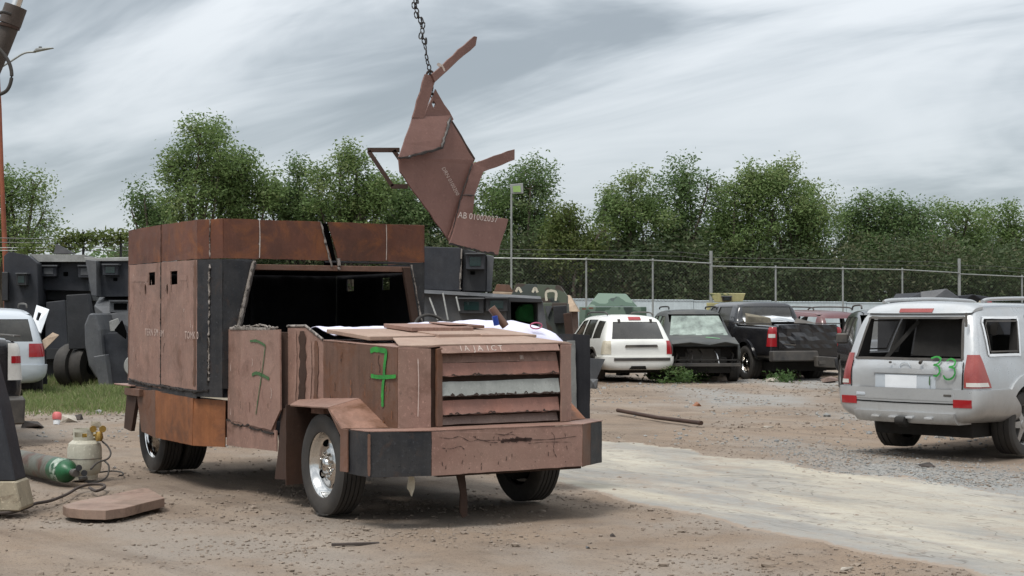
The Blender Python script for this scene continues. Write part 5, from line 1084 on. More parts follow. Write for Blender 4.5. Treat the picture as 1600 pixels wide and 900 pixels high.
def sil(name, pts, Y, dep, m, parent, dv=(0, 1, 0), bw=.012, root=None):
    o_ = parent.location if parent else V3(); P = [AT(p[0], p[1], p[2] if len(p) > 2 else Y)-o_ for p in pts]; d = V3(dv).normalized()*dep; n = len(P)
    Q = [p+d for p in P]; tr = tessellate_polygon([P]); fs = []
    for a, b, c in tr: fs.append((a, b, c)); fs.append((c+n, b+n, a+n))
    fs += [(i, (i+1) % n, (i+1) % n+n, i+n) for i in range(n)]
    bm = bmesh.new(); vv = [bm.verts.new(p) for p in P+Q]
    for f in fs: bm.faces.new([vv[i] for i in f])
    bmesh.ops.dissolve_limit(bm, angle_limit=R(1), verts=bm.verts, edges=bm.edges)
    o = bmo(name, bm, m, parent); return bev(o, bw) if bw else o
def port(x0, y0, x1, y1, Y, parent, m=None, out=.22, dv=(0, 1, 0), glass=None):
    b = sil('port_box', [(x0, y0), (x1, y0+.5), (x1, y1), (x0, y1)], Y-out, out+.05, m or m_ard, parent, dv)
    sil('port_visor', [(x0-1, y0-1), (x1+1, y0-1), (x1+1, y0+1), (x0-1, y0+1)], Y-out-.08, out+.1, m_ar2, b if 0 else parent, dv, bw=0)
    w = (x1-x0)*.2; h = (y1-y0)*.22; sil('port_glass', [(x0+w, y0+h), (x1-w, y0+h), (x1-w, y1-h), (x0+w, y1-h)], Y-out-.012, .03, glass or m_gw, parent, dv, bw=0)
a1 = thing('armoured_truck', 'large dark grey armoured truck furthest left, with a pale flat roof', 'truck', (-10.9, 41.5, 0))
dv = (-.12, 1, 0)
sil('rear_cab', [(6, 400), (14, 393), (44, 399), (58, 411), (60, 470), (60, 560), (6, 560)], 39, 2.5, m_ar, a1, dv)
sil('side_box', [(3, 425), (12, 425), (12, 470), (3, 470)], 38.8, .4, m_ard, a1, dv)
sil('roof_plate', [(45, 397), (134, 398), (136, 409), (58, 409)], 39.6, 3, m_arl, a1, dv)
sil('upper_hull', [(58, 409.5), (136, 409.5), (140, 455), (58, 453)], 39.9, 3, m_ar, a1, dv); sil('upper_hull', [(56, 453), (142, 455), (146, 470), (56, 468)], 40.2, 3, m_ard, a1, dv)
sil('lower_hull', [(56, 468), (150, 468), (152, 585), (56, 585)], 40.6, 3, m_ard, a1, dv)
sil('engine_box', [(72, 472), (101, 469), (106, 545), (70, 548)], 39.2, 1.8, m_ar, a1, dv)
port(64, 415, 88, 432, 39.9, a1, m_ar, glass=m_ar2); port(122, 415, 142, 434, 39.9, a1, m_ar, glass=m_ar2); port(25, 427, 41, 446, 39, a1, m_ard)
sil('gun_port', [(99, 425), (106, 425), (106, 431), (99, 431)], 39.88, .05, m_hole, a1, bw=0)
sil('bumper_step', [(60, 545), (104, 545), (106, 560), (60, 562)], 39.0, .5, m_ard, a1, dv); sil('side_skirt', [(62, 566), (104, 562), (104, 590), (62, 592)], 39.6, .3, m_ar, a1, dv)
rw_ = thing('roof_box', 'small dark bracket and scraps lying on the pale roof of the leftmost armoured truck', 'bracket', AT(100, 397, 41))
hullpts('bracket', [(-.25, -.1, 0), (.3, -.1, 0), (-.25, .1, 0), (.3, .1, 0), (-.2, 0, .28), (-.05, 0, .08)], m_ard, rw_)
a2 = thing('armoured_truck', 'dark armoured truck with grey sloped nose directly left of the rusty truck box', 'truck', (-9.6, 36.5, 0))
dv = (.10, 1, 0)
sil('turret', [(133, 408), (222, 407), (222, 463), (150, 464), (143, 440)], 36.5, 2.4, m_ar, a2, dv); sil('turret_roof', [(131, 402), (150, 403), (222, 401), (222, 407.5), (133, 408.5)], 36.4, 2.6, m_tan if 0 else m_arl, a2, dv)
sil('turret_side', [(133, 405), (150, 407), (151, 463), (143, 462)], 36.2, .3, m_ar2, a2, dv)
hullpts('nose', [AT(*p)-a2.location for p in ((147, 478, 36), (156, 463, 37.2), (225, 463, 37.2), (225, 480, 35.6), (165, 492, 35.6), (160, 522, 35.7), (225, 522, 35.5), (150, 500, 36.2), (150, 500, 38), (225, 500, 38))], m_ar2, a2)
port(160, 413, 184, 430, 36.5, a2, m_ar); port(171, 470, 205, 488, 35.9, a2, m_ar2, out=.3, glass=m_hole); sil('gun_port', [(177, 434), (183, 434), (183, 439), (177, 439)], 36.48, .05, m_hole, a2, bw=0)
sil('armour_door', [(103, 461), (136, 459), (143, 500), (142, 545), (107, 546)], 35.4, .12, m_ard, a2, (.5, 1, 0))
sil('fender_armour', [(131, 508), (138, 490), (148, 489), (156, 515), (160, 560), (161, 594), (150, 592), (138, 572), (132, 540)], 34.6, 1.2, m_ar2, a2, dv, bw=.04)
sil('lower_hull', [(106, 545), (150, 545), (170, 522), (225, 520), (225, 590), (106, 588)], 36.0, 3, m_ard, a2, dv)
sil('hood', [(158, 524), (170, 520), (225, 518), (225, 600), (172, 602), (165, 560)], 34.8, 1.2, m_ar, a2, dv); sil('step_plate', [(146, 557), (164, 554), (171, 606), (155, 607)], 34.2, .25, m_ar2, a2, dv)
sil('open_hatch', [(170, 502), (184, 497), (190, 517), (172, 518)], 34.9, .05, m_arl, a2, dv); sil('open_hatch', [(178, 516), (190, 500), (197, 520), (196, 530)], 34.6, .06, m_hole, a2, dv)
lathe('wheel_disc', [(0, -.05), (.20, -.05), (.24, 0), (.20, .03), (0, .05)], m_arl, a2, seg=24, T=Matrix.Translation(AT(209, 572, 34.6)-a2.location) @ Matrix.Rotation(R(-15), 4, 'Z') @ Matrix.Rotation(0, 4, 'X'))
for (x, y, Y) in ((112, 578, 35.8), (135, 578, 35.8)): lathe('tyre', [(.2, -.15), (.46, -.15), (.5, -.08), (.5, .08), (.46, .15), (.2, .15)], m_tyre, a2, seg=24, T=Matrix.Translation(V3((fx(x, Y), Y, .48))-a2.location) @ Matrix.Rotation(R(70), 4, 'Z'))
lp = thing('leaning_plate', 'pale grey steel plate with a slot leaning on the leftmost armoured truck', 'plate', GR(62, 604)); 
plate('plate', [AT(*p)-lp.location for p in ((57, 477, 34), (77, 484, 34), (64, 521, 33.6), (48, 513, 33.6))], .03, m_white2, lp, holes=[[AT(*p)-lp.location for p in ((60, 488, 33.9), (65, 490, 33.9), (60, 502, 33.7), (56, 500, 33.7))]])
plate('support', [AT(*p)-lp.location for p in ((50, 515, 33.8), (64, 520, 33.8), (62, 604, 33.8), (52, 604, 33.8))], .04, m_ard, lp)
lq = thing('scrap_sheet', 'tan bent metal sheet lying against the dark engine box below the pale plate', 'scrap', GR(78, 600)); plate('sheet', [AT(*p)-lq.location for p in ((66, 532, 33.4), (82, 520, 33.8), (92, 524, 33.8), (70, 546, 33.3))], .03, m_tan, lq)
plate('sheet', [AT(*p)-lq.location for p in ((66, 546, 33.5), (72, 546, 33.5), (74, 600, 33.6), (66, 600, 33.6))], .03, m_ard, lq)
# middle: dark armoured truck behind the hood
a3 = thing('armoured_truck', 'dark armoured truck with boxed viewing ports standing behind the rusty hood', 'truck', (-.8, 33.5, 0)); dv = (-.1, 1, 0)
sil('turret', [(655, 385), (722, 387), (720, 455), (655, 452)], 33.2, 2.2, m_ar, a3, dv); sil('turret', [(724, 388, 33.3), (760, 397, 33.3), (759, 456, 33.3), (722, 455, 33.3)], 33.3, 2.2, m_ard, a3, dv); sil('turret_cheek', [(761, 398), (772, 400), (768, 456), (760, 456)], 33.35, 2.0, m_ar2, a3, (-.35, 1, 0))
weld('weld_bead', [AT(721, 388, 33.15)-a3.location, AT(719, 452, 33.15)-a3.location], .02, m_weldl, a3, step=.2)
hullpts('upper_deck', [AT(*p)-a3.location for p in ((655, 452, 33), (845, 463, 33.4), (846, 468, 33.2), (655, 458, 32.8), (655, 452, 36), (820, 463, 36))], m_ar2, a3)
sil('cab_hull', [(655, 458), (792, 464), (792, 560), (655, 560)], 33.1, 2.5, m_ar2, a3, dv); port(728, 396, 757, 421, 33.3, a3, m_ar); port(717, 466, 756, 490, 33.1, a3, m_ard); port(759, 465, 793, 487, 33.1, a3, m_ard)
sil('cab_frame', [(792, 464), (846, 467), (848, 473), (798, 472), (800, 560), (792, 560)], 33.1, .5, m_ard, a3, dv); sil('cab_frame', [(840, 470), (848, 470), (862, 560), (842, 560)], 33.2, 1.5, m_ar2, a3, dv)
sil('cab_back', [(795, 470), (845, 470), (845, 560), (795, 560)], 34.6, .1, m_hole, a3, dv); sil('green_seat_cover', [(806, 500), (806, 484), (814, 476), (834, 474), (838, 482), (838, 505)], 34.0, .3, m_gcl, a3, dv, bw=.05)
for q in (((671, 465), (684, 500)), ((692, 458), (700, 500)), ((713, 464), (718, 486))): tube('pipe', [AT(*q[0], 32.9)-a3.location, AT(*q[1], 32.7)-a3.location], .018, m_arl, a3, seg=6)
sil('lower_hull', [(655, 560), (862, 560), (862, 592), (655, 592)], 33.4, 3, m_ard, a3, dv); sil('gun_port', [(735, 424), (742, 424), (742, 429), (735, 429)], 33.28, .05, m_hole, a3, bw=0)
a4 = thing('camouflage_truck', 'green and grey camouflaged armoured truck with pale stencilled marks behind the dark one', 'truck', (.4, 38.5, 0)); dv = (.05, 1, 0)
sil('turret', [(799, 460), (807, 443), (875, 446), (886, 462), (886, 473), (799, 473)], 38, 1.8, m_camo, a4, dv); sil('hull', [(846, 473), (886, 473), (889, 520), (890, 588), (846, 588)], 37.4, 3, m_camo, a4, dv)
sil('side_box', [(864, 478), (885, 477), (886, 505), (866, 506)], 36.9, .5, m_ard, a4, dv); sil('rust_flap', [(880, 490), (893, 488), (896, 530), (884, 532)], 36.6, .1, m_dark, a4, dv)
sil('pale_triangle', [(851, 478), (863, 478), (856, 496)], 37.35, .03, m_ar2, a4, bw=0)
for pts in ([(806, 456), (810, 450), (815, 457)], [(832, 457), (836, 450), (840, 457)], [(854, 470), (854, 456), (868, 456), (868, 470)]): stroke('stencil_mark', [AT(x, y, 37.9)-a4.location for x, y in pts], .06, (0, -1, 0), m_cream, a4, lift=.02)
rb_ = thing('rusty_roof', 'small rusty red vehicle roof left of the camouflaged turret', 'vehicle', (-.1, 45, 0)); sil('roof', [(772, 455), (776, 444), (796, 445), (802, 456)], 45, 1.6, m_hood, rb_); sil('body', [(770, 455.5), (805, 456.5), (806, 570), (770, 570)], 44.8, 2.5, m_tan, rb_)
tn = thing('tan_truck', 'tan and rust coloured armoured vehicle roof between the camouflaged truck and the white wagon', 'truck', (1.6, 47, 0))
hullpts('roof', [AT(*p)-tn.location for p in ((873, 462, 45), (890, 461, 45), (899, 476, 44.6), (905, 487, 44.5), (873, 487, 44.5), (873, 462, 47), (892, 462, 47), (907, 487, 47))], m_tan, tn); sil('body', [(873, 487.5), (903, 486), (906, 560), (873, 560)], 45.5, 2, m_slat3, tn); 
for x, y in ((884, 487), (897, 486), (910, 484), (921, 483)): hullpts('roof_scrap', [AT(x+a, y-b, 44.6)-tn.location+V3((0, c, 0)) for a in (0, 6) for b in (0, 3) for c in (0, .4)], m_skirt if x < 900 else m_hood, tn, bw=0)
gt = thing('green_turret_truck', 'armoured vehicle with a green camouflaged turret behind the white wagon', 'truck', (3.0, 50, 0))
hullpts('turret', [AT(*p)-gt.location for p in ((918, 479, 48), (996, 479, 48), (935, 458, 48.6), (978, 459, 48.6), (918, 479, 50.5), (996, 479, 50.5), (937, 458, 50), (977, 459, 50))], m_camog, gt)
sil('body', [(905, 479.5), (1010, 479.5), (1012, 570), (905, 570)], 47.8, 3.5, m_camog, gt, (.08, 1, 0)); sil('hatch_frame', [(958, 461), (968, 461), (971, 478), (962, 478)], 48.1, .1, m_glc if 0 else m_white2, gt, bw=0) if 0 else None
yt = thing('yellow_turret_truck', 'armoured vehicle with yellow and green turret behind the black pickup cab', 'truck', (6.3, 47, 0))
hullpts('turret', [AT(*p)-yt.location for p in ((1117, 472, 46), (1160, 473, 46), (1108, 458, 46), (1165, 458.5, 46), (1117, 472, 48), (1160, 473, 48), (1110, 458, 48), (1165, 458, 48))], m_yel, yt); port(1129, 463, 1143, 470, 46, yt, m_camo, out=.1)
sil('body', [(1104, 473), (1172, 474), (1176, 575), (1100, 575)], 46.0, 3, m_yel, yt, (.15, 1, 0))
dt = thing('turret_truck', 'dark armoured truck whose faceted turret shows above the roof of the silver off-roader', 'truck', (7.2, 27, 0))
hullpts('turret', [AT(*p)-dt.location for p in ((1384, 482, 26), (1512, 482, 26), (1400, 459, 26.4), (1441, 457, 26.2), (1390, 482, 28), (1500, 482, 28), (1402, 459, 27.5), (1442, 457, 27.5))], m_ar, dt)
hullpts('turret_shield', [AT(*p)-dt.location for p in ((1440, 480, 25.6), (1438, 456, 25.8), (1479, 451, 25.7), (1495, 462, 25.7), (1513, 480, 25.7), (1442, 480, 26.4), (1440, 458, 26.4), (1481, 453, 26.4), (1510, 480, 26.4))], m_ar2, dt)
sil('body', [(1372, 482), (1525, 482), (1530, 600), (1370, 600)], 26.2, 3, m_ard, dt, (.3, 1, 0))
du = thing('turret_truck', 'second dark armoured truck with a smaller turret and red patch, right of the faceted turret', 'truck', (8.7, 31, 0))
hullpts('turret', [AT(*p)-du.location for p in ((1492, 480, 30), (1552, 480, 30), (1496, 462, 30), (1521, 460, 29.8), (1546, 464, 30), (1495, 480, 32), (1550, 480, 32), (1500, 462, 31.5), (1545, 464, 31.5))], m_ar, du)
sil('red_patch', [(1542, 466), (1549, 469), (1551, 478), (1543, 478)], 29.9, .1, m_red, du, bw=0); stroke('pale_scrape', [AT(1524, 472, 29.7)-du.location, AT(1528, 476, 29.7)-du.location, AT(1532, 470, 29.7)-du.location], .04, (0, -1, 0), m_cream, du); sil('body', [(1480, 480), (1560, 480), (1562, 590), (1478, 590)], 30.2, 3, m_ard, du, (.3, 1, 0))
dc = thing('dark_car', 'dark car roof just showing at the right frame edge above the silver off-roader', 'car', (10.3, 33, 0)); hullpts('roof', [AT(*p)-dc.location for p in ((1548, 480, 33), (1562, 473, 33), (1610, 473, 33), (1640, 480, 33), (1548, 480, 34.5), (1565, 473, 34.5), (1610, 473, 34.5), (1640, 480, 34.5))], m_ar, dc, bw=.03); sil('body', [(1545, 480), (1645, 480), (1650, 600), (1540, 600)], 33, 2, m_ar, dc, bw=.05)
gs_ = thing('bent_sheet', 'bent grey sheet metal scoop lying beside the white wagon', 'scrap', GR(925, 600)); plate('sheet', [AT(*p)-gs_.location for p in ((912, 559, 36.6), (945, 561, 37.2), (930, 596, 36.9), (918, 603, 36.6))], .03, m_ar2, gs_); plate('sheet', [AT(*p)-gs_.location for p in ((912, 559, 36.6), (918, 603, 36.6), (906, 600, 37.2), (902, 556, 37.4))], .03, m_slat3, gs_)
# ================================================================ steel frame hanging on the chain
hg = thing('hanging_steel_frame', 'reddish brown welded steel plates with white painted numbers hanging from a chain above the truck', 'steel frame', AT(674, 118, 15))
def HY(px, py, k=0): return 15+(px-680)*.0045+k
def HP(name, pts, m=m_panel, k=0, ky=0, y0=0, th=.02, holes=(), off=0):
    f = lambda p: AT(p[0], p[1], HY(p[0], p[1], k)-(p[1]-y0)*ky)-hg.location
    return plate(name, [f(p) for p in pts], th, m, hg, holes=[[f(p) for p in h] for h in holes], off=off, rag=.006)
HP('main_panel', [(622, 246), (660, 240), (689, 226), (704, 190), (739, 250), (738, 258), (718, 320), (702, 379), (624, 268)])
HP('upper_panel', [(645, 184), (661, 184), (680, 140), (708, 186), (702, 192), (660, 238), (640, 236)], k=.05, holes=[[(674, 162), (677, 157), (680, 163), (677, 170)]])
HP('folded_panel', [(645, 184), (704, 181), (690, 231), (660, 239), (622, 247)], k=-.02, ky=.0022, y0=184, m=m_panel)
HP('side_leg', [(664, 115), (674, 118), (679, 128), (662, 184), (644, 184)], k=-.03)
HP('top_arm', [(673, 116), (740, 56), (745, 58), (743, 72), (679, 128)], k=-.05)
HP('right_edge_strip', [(680, 140), (685, 152), (741, 248), (738, 256), (704, 192)], k=.10, m=m_dark, th=.03)
HP('right_arm', [(739, 255), (804, 233), (804, 249), (754, 269), (741, 305), (738, 338), (716, 334), (703, 379), (700, 372), (728, 290)], k=-.045)
HP('bottom_plate', [(716, 333), (794, 343), (777, 398), (702, 380)], k=-.075, m=m_slat1 if 0 else m_panel)
for a, b in (((574, 234), (624, 234)), ((576, 236), (613, 291)), ((611, 291), (637, 291)), ((613, 236), (636, 289))):
    if a == (613, 236): a, b = (615, 235), (624, 248)
    A, B_ = AT(*a, 15.0)-hg.location, AT(*b, 15.0)-hg.location; d = (B_-A).normalized(); s = V3((-d.z, 0, d.x))*.02
    bm = bmesh.new(); vs = [bm.verts.new(p) for p in (A-s, B_-s, B_+s, A+s)]; f = bm.faces.new(vs); r = bmesh.ops.extrude_face_region(bm, geom=[f]); bmesh.ops.translate(bm, vec=(0, .05, 0), verts=[v for v in r['geom'] if isinstance(v, bmesh.types.BMVert)]); bmo('frame_bar', bm, m_dark, hg)
def HW(pts, r=.010, k=-.03, ky=0, y0=0, m=None): weld('weld_bead', [AT(x, y, HY(x, y, k)-(y-y0)*ky)-hg.location for x, y in pts], r, m or m_weld, hg)
HW([(622, 247), (640, 245), (660, 239), (690, 231), (704, 184)], .013, -.04, .0022, 184); HW([(702, 380), (720, 386), (745, 391), (777, 398)], .012, -.08); HW([(645, 184), (664, 117)], .006); HW([(738, 256), (720, 308), (703, 378)], .006, -.06); HW([(645, 184), (624, 246)], .006); HW([(741, 305), (722, 305)], .006, -.07)
def HT(s, p, q, size, k): 
    a = AT(*p, HY(*p, k))-hg.location; b = AT(*q, HY(*q, k))-hg.location; x = (b-a).normalized(); n = V3((-.27, -1, 0)).normalized(); y = n.cross(x) ; text('stencil_text', s, size, a, x, y, m_chalk, hg, lift=.012)
HT('AB 01002037', (714, 340), (780, 348), .085, -.085); HT('DRN 0100200', (690, 262), (717, 312), .052, -.03)
stroke('chalk_line', [AT(x, y, HY(x, y, -.06))-hg.location for x, y in ((683, 100), (690, 104), (694, 112))], .03, (0, -1, 0), m_chalk, hg)
ch = thing('lifting_chain', 'dark steel chain leading up out of the frame from the hanging steel plates', 'chain', AT(672, 115, 15))
lm = bmesh.new(); lp_ = []
for a in [2*math.pi*k/14 for k in range(15)]: lp_.append((.016*math.cos(a), 0, .030*math.sin(a)))
addtube(lm, lp_, .006, 6, cap=False); lo = bmo('link', lm, m_weld, ch, smooth=True)
cp = smoothpath([AT(*p)-ch.location for p in ((677, 164, 15.1), (675, 140, 15.0), (671, 110, 14.93), (664, 75, 14.9), (658, 40, 14.9), (649, 5, 14.9), (644, -40, 14.9), (640, -110, 14.9))], 30)
bms = bmesh.new(); addtube(bms, [(.034*math.cos(a), 0, -.02+.045*math.sin(a)) for a in [2*math.pi*k/16 for k in range(17)]], .011, 8, cap=False); bmo('shackle', bms, m_dark, ch, smooth=True); tube('shackle_pin', [(-.045, 0, -.03), (.045, 0, -.03)], .012, m_dark, ch)
acc = 0; first = True; lastp = cp[0]; k = 0
def putlink(p, d, tw):
    global first, lo
    o = lo if first else link(lo.copy()); first = False; o.parent = ch; o.location = p; o.rotation_mode = 'QUATERNION'
    o.rotation_quaternion = d.to_track_quat('Z', 'Y') @ Matrix.Rotation(tw, 3, 'Z').to_quaternion()
for a, b in zip(cp, cp[1:]):
    acc += (b-a).length
    if acc >= .044:
        acc = 0; k += 1; d = (b-a).normalized(); putlink(b+V3((rnd.uniform(-.006, .006), 0, 0)), (d+V3((rnd.uniform(-.2, .2), 0, 0))).normalized(), (k % 2)*math.pi/2+.4)
        if b.z > .25 and k % 4 != 3: putlink(b+V3((rnd.choice((-.022, .022)), -.015, 0)), (d+V3((rnd.uniform(-.5, .5), 0, 0))).normalized(), (k % 2)*math.pi/2+1)
hy = thing('crane_cylinder', 'brown hydraulic cylinder with chrome rod and hose at the top left corner', 'hydraulic cylinder', AT(-10, 90, 12))
f = lambda x, y, Y=12: AT(x, y, Y)-hy.location
tube('barrel', [f(-48, 190), f(2, 74), f(17, 36)], .068, m_slat3 if 0 else M('brown_grey_hydraulic_paint', (.06, .047, .038), rough=.55), hy, seg=24); tube('gland', [f(15, 38), f(25, 10)], .084, M('brown_hydraulic_collar', (.07, .052, .042), rough=.55), hy, seg=24); tube('rod', [f(24, 12), f(42, -40)], .036, m_chrome, hy, seg=16)
tube('clamp_ring', [f(13, 39), f(12, 43)], .088, m_dark, hy, seg=20)
tube('hose', smoothpath([f(16, 22, 11.9), f(2, 19, 11.8), f(-12, 30, 11.8)], 6), .012, m_tyre, hy); tube('hose', smoothpath([f(-20, 60, 11.8), f(2, 80, 11.8), f(15, 100, 11.8), f(18, 122, 11.8), f(10, 142, 11.8), f(-10, 150, 11.8)], 6), .014, m_tyre, hy)
lg = thing('outrigger_leg', 'dark steel leg with a pale yellowed foot at the bottom left frame edge', 'leg', (-4.35, 13.2, 0))
m_foot = M('yellowed_pale_steel', (.36, .31, .22), alt=(.26, .22, .16), rust=(.12, .07, .04), ra=(.6, .72), rough=.7, speck=.4)
sil('leg', [(-90, 560), (-20, 560), (-1, 632), (9, 680), (24, 752), (-90, 752)], 13.1, .3, m_ar, lg); sil('foot', [(-90, 753), (24, 753), (33, 793), (31, 799), (-90, 799)], 13.05, .36, m_foot, lg)
# ================================================================ lamp post, floodlight, wires
m_rpole = M('rust_red_pole', (.26, .075, .035), alt=(.17, .05, .03), rough=.7)
sp2 = thing('street_lamp', 'tall rusty red lamp post with a thin grey arm at the left frame edge', 'lamp post', V3((fx(11, 48), 48, 0)))
f = lambda x, y, Y=48: AT(x, y, Y)-sp2.location
tube('pole', [V3((.05, 0, -.2)), f(9, 420), f(3, 280), f(0, 170), f(-3, 108)], [.10, .085, .065, .05, .04], m_rpole, sp2, seg=12); tube('arm', smoothpath([f(-3, 108), f(18, 95), f(38, 83), f(56, 81)], 5), .032, m_galv, sp2)
hullpts('lamp_head', [f(52, 80)+V3(p) for p in ((0, -.1, -.04), (0, .1, -.04), (.62, -.08, .09), (.62, .08, .09), (.1, -.1, .08), (.1, .1, .08), (.5, 0, .12))], m_galv, sp2, bw=.02); tube('photocell', [f(63, 78)+V3((0, 0, 0)), f(63, 73)], .05, m_trim, sp2)
fl = thing('floodlight', 'slim white pole carrying a small greenish floodlight in front of the trees', 'floodlight', V3((fx(799, 57), 57, 0))); f = lambda x, y, Y=57: AT(x, y, Y)-fl.location
m_fl = M('green_lamp_glass', (.28, .42, .14), alt=(.20, .32, .10), rough=.3, streak=0); tube('pole', [V3((0, 0, 0)), f(799, 303)], .035, m_galv, fl, seg=8); hullpts('lamp_housing', [f(x, y)+V3((0, d, 0)) for x, y in ((797, 288), (817, 286), (818, 302), (798, 303)) for d in (0, .15)], m_galv, fl); sil('lamp_glass', [(801, 291), (813, 290), (814, 300), (802, 300)], 56.98, .02, m_fl, fl, bw=0)
wf = thing('wire_fence', 'thin overhead wires with climbing vine behind the roofs of the left armoured trucks', 'wires', (-15, 46, 0)); f = lambda x, y, Y=46: AT(x, y, Y)-wf.location
for y0_, y1_ in ((371, 374), (378, 380), (387, 385), (391, 391)): tube('wire', smoothpath([f(-40, y0_), f(90, (y0_+y1_)/2+1), f(240, y1_)], 5), .012, m_galv if y0_ > 380 else m_wire, wf, seg=4)
for x in (-30, 130, 189): tube('post', [V3((fx(x, 46)+15, 0, 0)), f(x, 362)], .035, m_ard, wf, seg=6)
Cv = [tuple(f(rb.uniform(88, 200), 371+rb.gauss(0, 2.6)+4*math.sin(q*.9))) for q in range(60)]+[tuple(f(rb.uniform(20, 130), 388+rb.uniform(-5, 4))) for q in range(26)]; leaves('vine', Cv, (.16, .12, .08), 16, .16, lf_c, wf)
for x, y in ((95, 373), (122, 371)): hullpts('caught_rag', [f(x+a, y+b)+V3((0, c, 0)) for a, b in ((0, 0), (4, -5), (7, 2), (3, 6), (9, -2)) for c in (0, .1)], m_ard, wf, bw=0)
# ================================================================ things on the ground
def flatplate(root, pts, z, th, m, name='plate'): return plate(name, [GR(x, y, z)-root.location for x, y in pts], th, m, root)
gp = thing('cut_steel_plate', 'thick reddish steel plate with rounded end lying on the dirt in the left foreground', 'plate', GR(177, 800)); ps = [(98, 797), (120, 790), (150, 784), (190, 776), (222, 769), (233, 770), (245, 777), (257, 785), (225, 793), (195, 801), (165, 805), (130, 804), (104, 801)]
flatplate(gp, ps, .055, .075, M('weathered_cut_plate', (.24, .15, .115), alt=(.19, .12, .09), rust=(.12, .06, .035), ra=(.5, .7), dust=.4, streak=.4))
m_cyl = M('worn_gas_bottle_steel', (.06, .068, .052), alt=(.12, .115, .095), rust=(.10, .05, .032), ra=(.5, .62), rough=.55, sc=3); m_cylg = M('dark_green_bottle_paint', (.012, .10, .035), alt=(.01, .05, .022), rough=.4, rust=(.5, .5, .45), ra=(.66, .70), sc=4)
gc = thing('gas_bottle', 'long rusty gas bottle with dark green shoulder lying on the ground', 'gas cylinder', GR(70, 752)); e1 = GR(107, 757); e2 = GR(17, 737); ax_ = (e1-e2).normalized(); c0 = e1+V3((0, 0, .125))-gc.location; T_ = Matrix.Translation(c0) @ ax_.to_track_quat('Y', 'Z').to_matrix().to_4x4()
lathe('barrel', [(0, -1.35), (.11, -1.33), (.118, -1.30), (.118, -.28)], m_cyl, gc, seg=32, T=T_); lathe('shoulder', [(.1185, -.30), (.1185, -.12), (.112, -.06), (.092, -.01), (.06, .03), (.035, .05), (.03, .08), (0, .08)], m_cylg, gc, seg=32, T=T_); lathe('paint_band', [(.119, -.20), (.1195, -.12), (.113, -.058)], M('worn_white_band', (.45, .48, .43), alt=(.03, .12, .05), rust=(.01, .08, .03), ra=(.50, .56), sc=5, rough=.5), gc, seg=32, T=T_)
lathe('valve', [(0, .06), (.02, .06), (.02, .12), (.035, .12), (.035, .15), (0, .15)], m_steelrim, gc, seg=12, T=T_)
vp = c0+ax_*.15
rg = thing('regulator', 'black gas regulator with two gauges on the end of the lying bottle', 'regulator', gc.location+vp)
lathe('body', [(0, -.05), (.035, -.05), (.04, 0), (.03, .07), (0, .07)], m_trim, rg, seg=14, T=Matrix.Rotation(.6, 4, 'Z'))
for a, b in ((.05, .05), (.10, .0)): lathe('gauge', [(0, -.012), (.03, -.012), (.03, .012), (0, .012)], m_ard, rg, seg=16, T=Matrix.Translation((a, -.03, b)) @ Matrix.Rotation(.3, 4, 'Z')); 
tube('knob', [(.04, .0, -.06), (.12, .02, -.05)], .02, m_trim, rg)
pt = thing('gas_tank', 'squat cream gas tank with collar and brass regulator standing behind the lying bottle', 'gas tank', GR(132, 748)); 
T_ = Matrix.Rotation(R(90), 4, 'X'); m_tank = M('cream_tank_paint', (.46, .44, .36), alt=(.36, .34, .27), rust=(.18, .10, .06), ra=(.68, .8), rough=.5, speck=.35)
lathe('tank', [(0, .03), (.12, .03), (.155, .07), (.166, .12), (.168, .2), (.168, .30), (.155, .355), (.12, .385), (0, .40)], m_tank, pt, seg=40, T=T_); lathe('foot_ring', [(.125, 0), (.13, .0), (.132, .06), (.126, .06)], m_tank, pt, seg=32, T=T_)
lathe('weld_seam', [(.1685, .203), (.172, .207), (.1685, .211)], m_cyl, pt, seg=40, T=T_)
bm = bmesh.new(); n_ = 40
for k in range(n_):
    a0, a1_ = 2*math.pi*k/n_, 2*math.pi*(k+1)/n_; lo_ = .38; hi_ = .50
    am = math.degrees((a0+a1_)/2) % 360; segs = [(lo_, hi_)] if not (225 < am < 300) else [(lo_, .42), (.47, hi_)]
    if 330 < am or am < 20: segs = [(lo_, .41)]
    for z0_, z1_ in segs:
        vs = [bm.verts.new((rr2*math.cos(t), rr2*math.sin(t), z)) for rr2 in (.112, .107) for t, z in ((a0, z0_), (a1_, z0_), (a1_, z1_), (a0, z1_))]
        for f_ in ((0, 1, 2, 3), (7, 6, 5, 4), (3, 2, 6, 7), (0, 4, 5, 1)): bm.faces.new([vs[i] for i in f_])
bmesh.ops.remove_doubles(bm, verts=bm.verts, dist=.0005); bmo('collar', bm, m_tank, pt, smooth=True)
m_brass = M('brass_fitting', (.42, .27, .07), alt=(.25, .15, .05), rough=.35, metal=.7)
tube('valve', [(0, 0, .38), (0, 0, .45)], .025, m_brass, pt); tube('valve', [(0, 0, .43), (.16, -.05, .44)], .014, m_brass, pt); rg2 = lathe('regulator', [(0, -.04), (.03, -.04), (.042, 0), (.03, .05), (0, .06)], m_brass, pt, seg=14, T=Matrix.Translation((.16, -.06, .42)) @ Matrix.Rotation(R(80), 4, 'X'))
for q in ((.19, -.04, .50), (.10, -.06, .50)): lathe('gauge', [(0, -.012), (.034, -.012), (.034, .012), (0, .012)], m_brass, pt, seg=16, T=Matrix.Translation(q) @ Matrix.Rotation(R(25), 4, 'Z'))
hs = thing('gas_hose', 'black hose looping from the cream gas tank down to the regulator on the ground', 'hose', GR(165, 752)); f = lambda x, y, Y: AT(x, y, Y)-hs.location
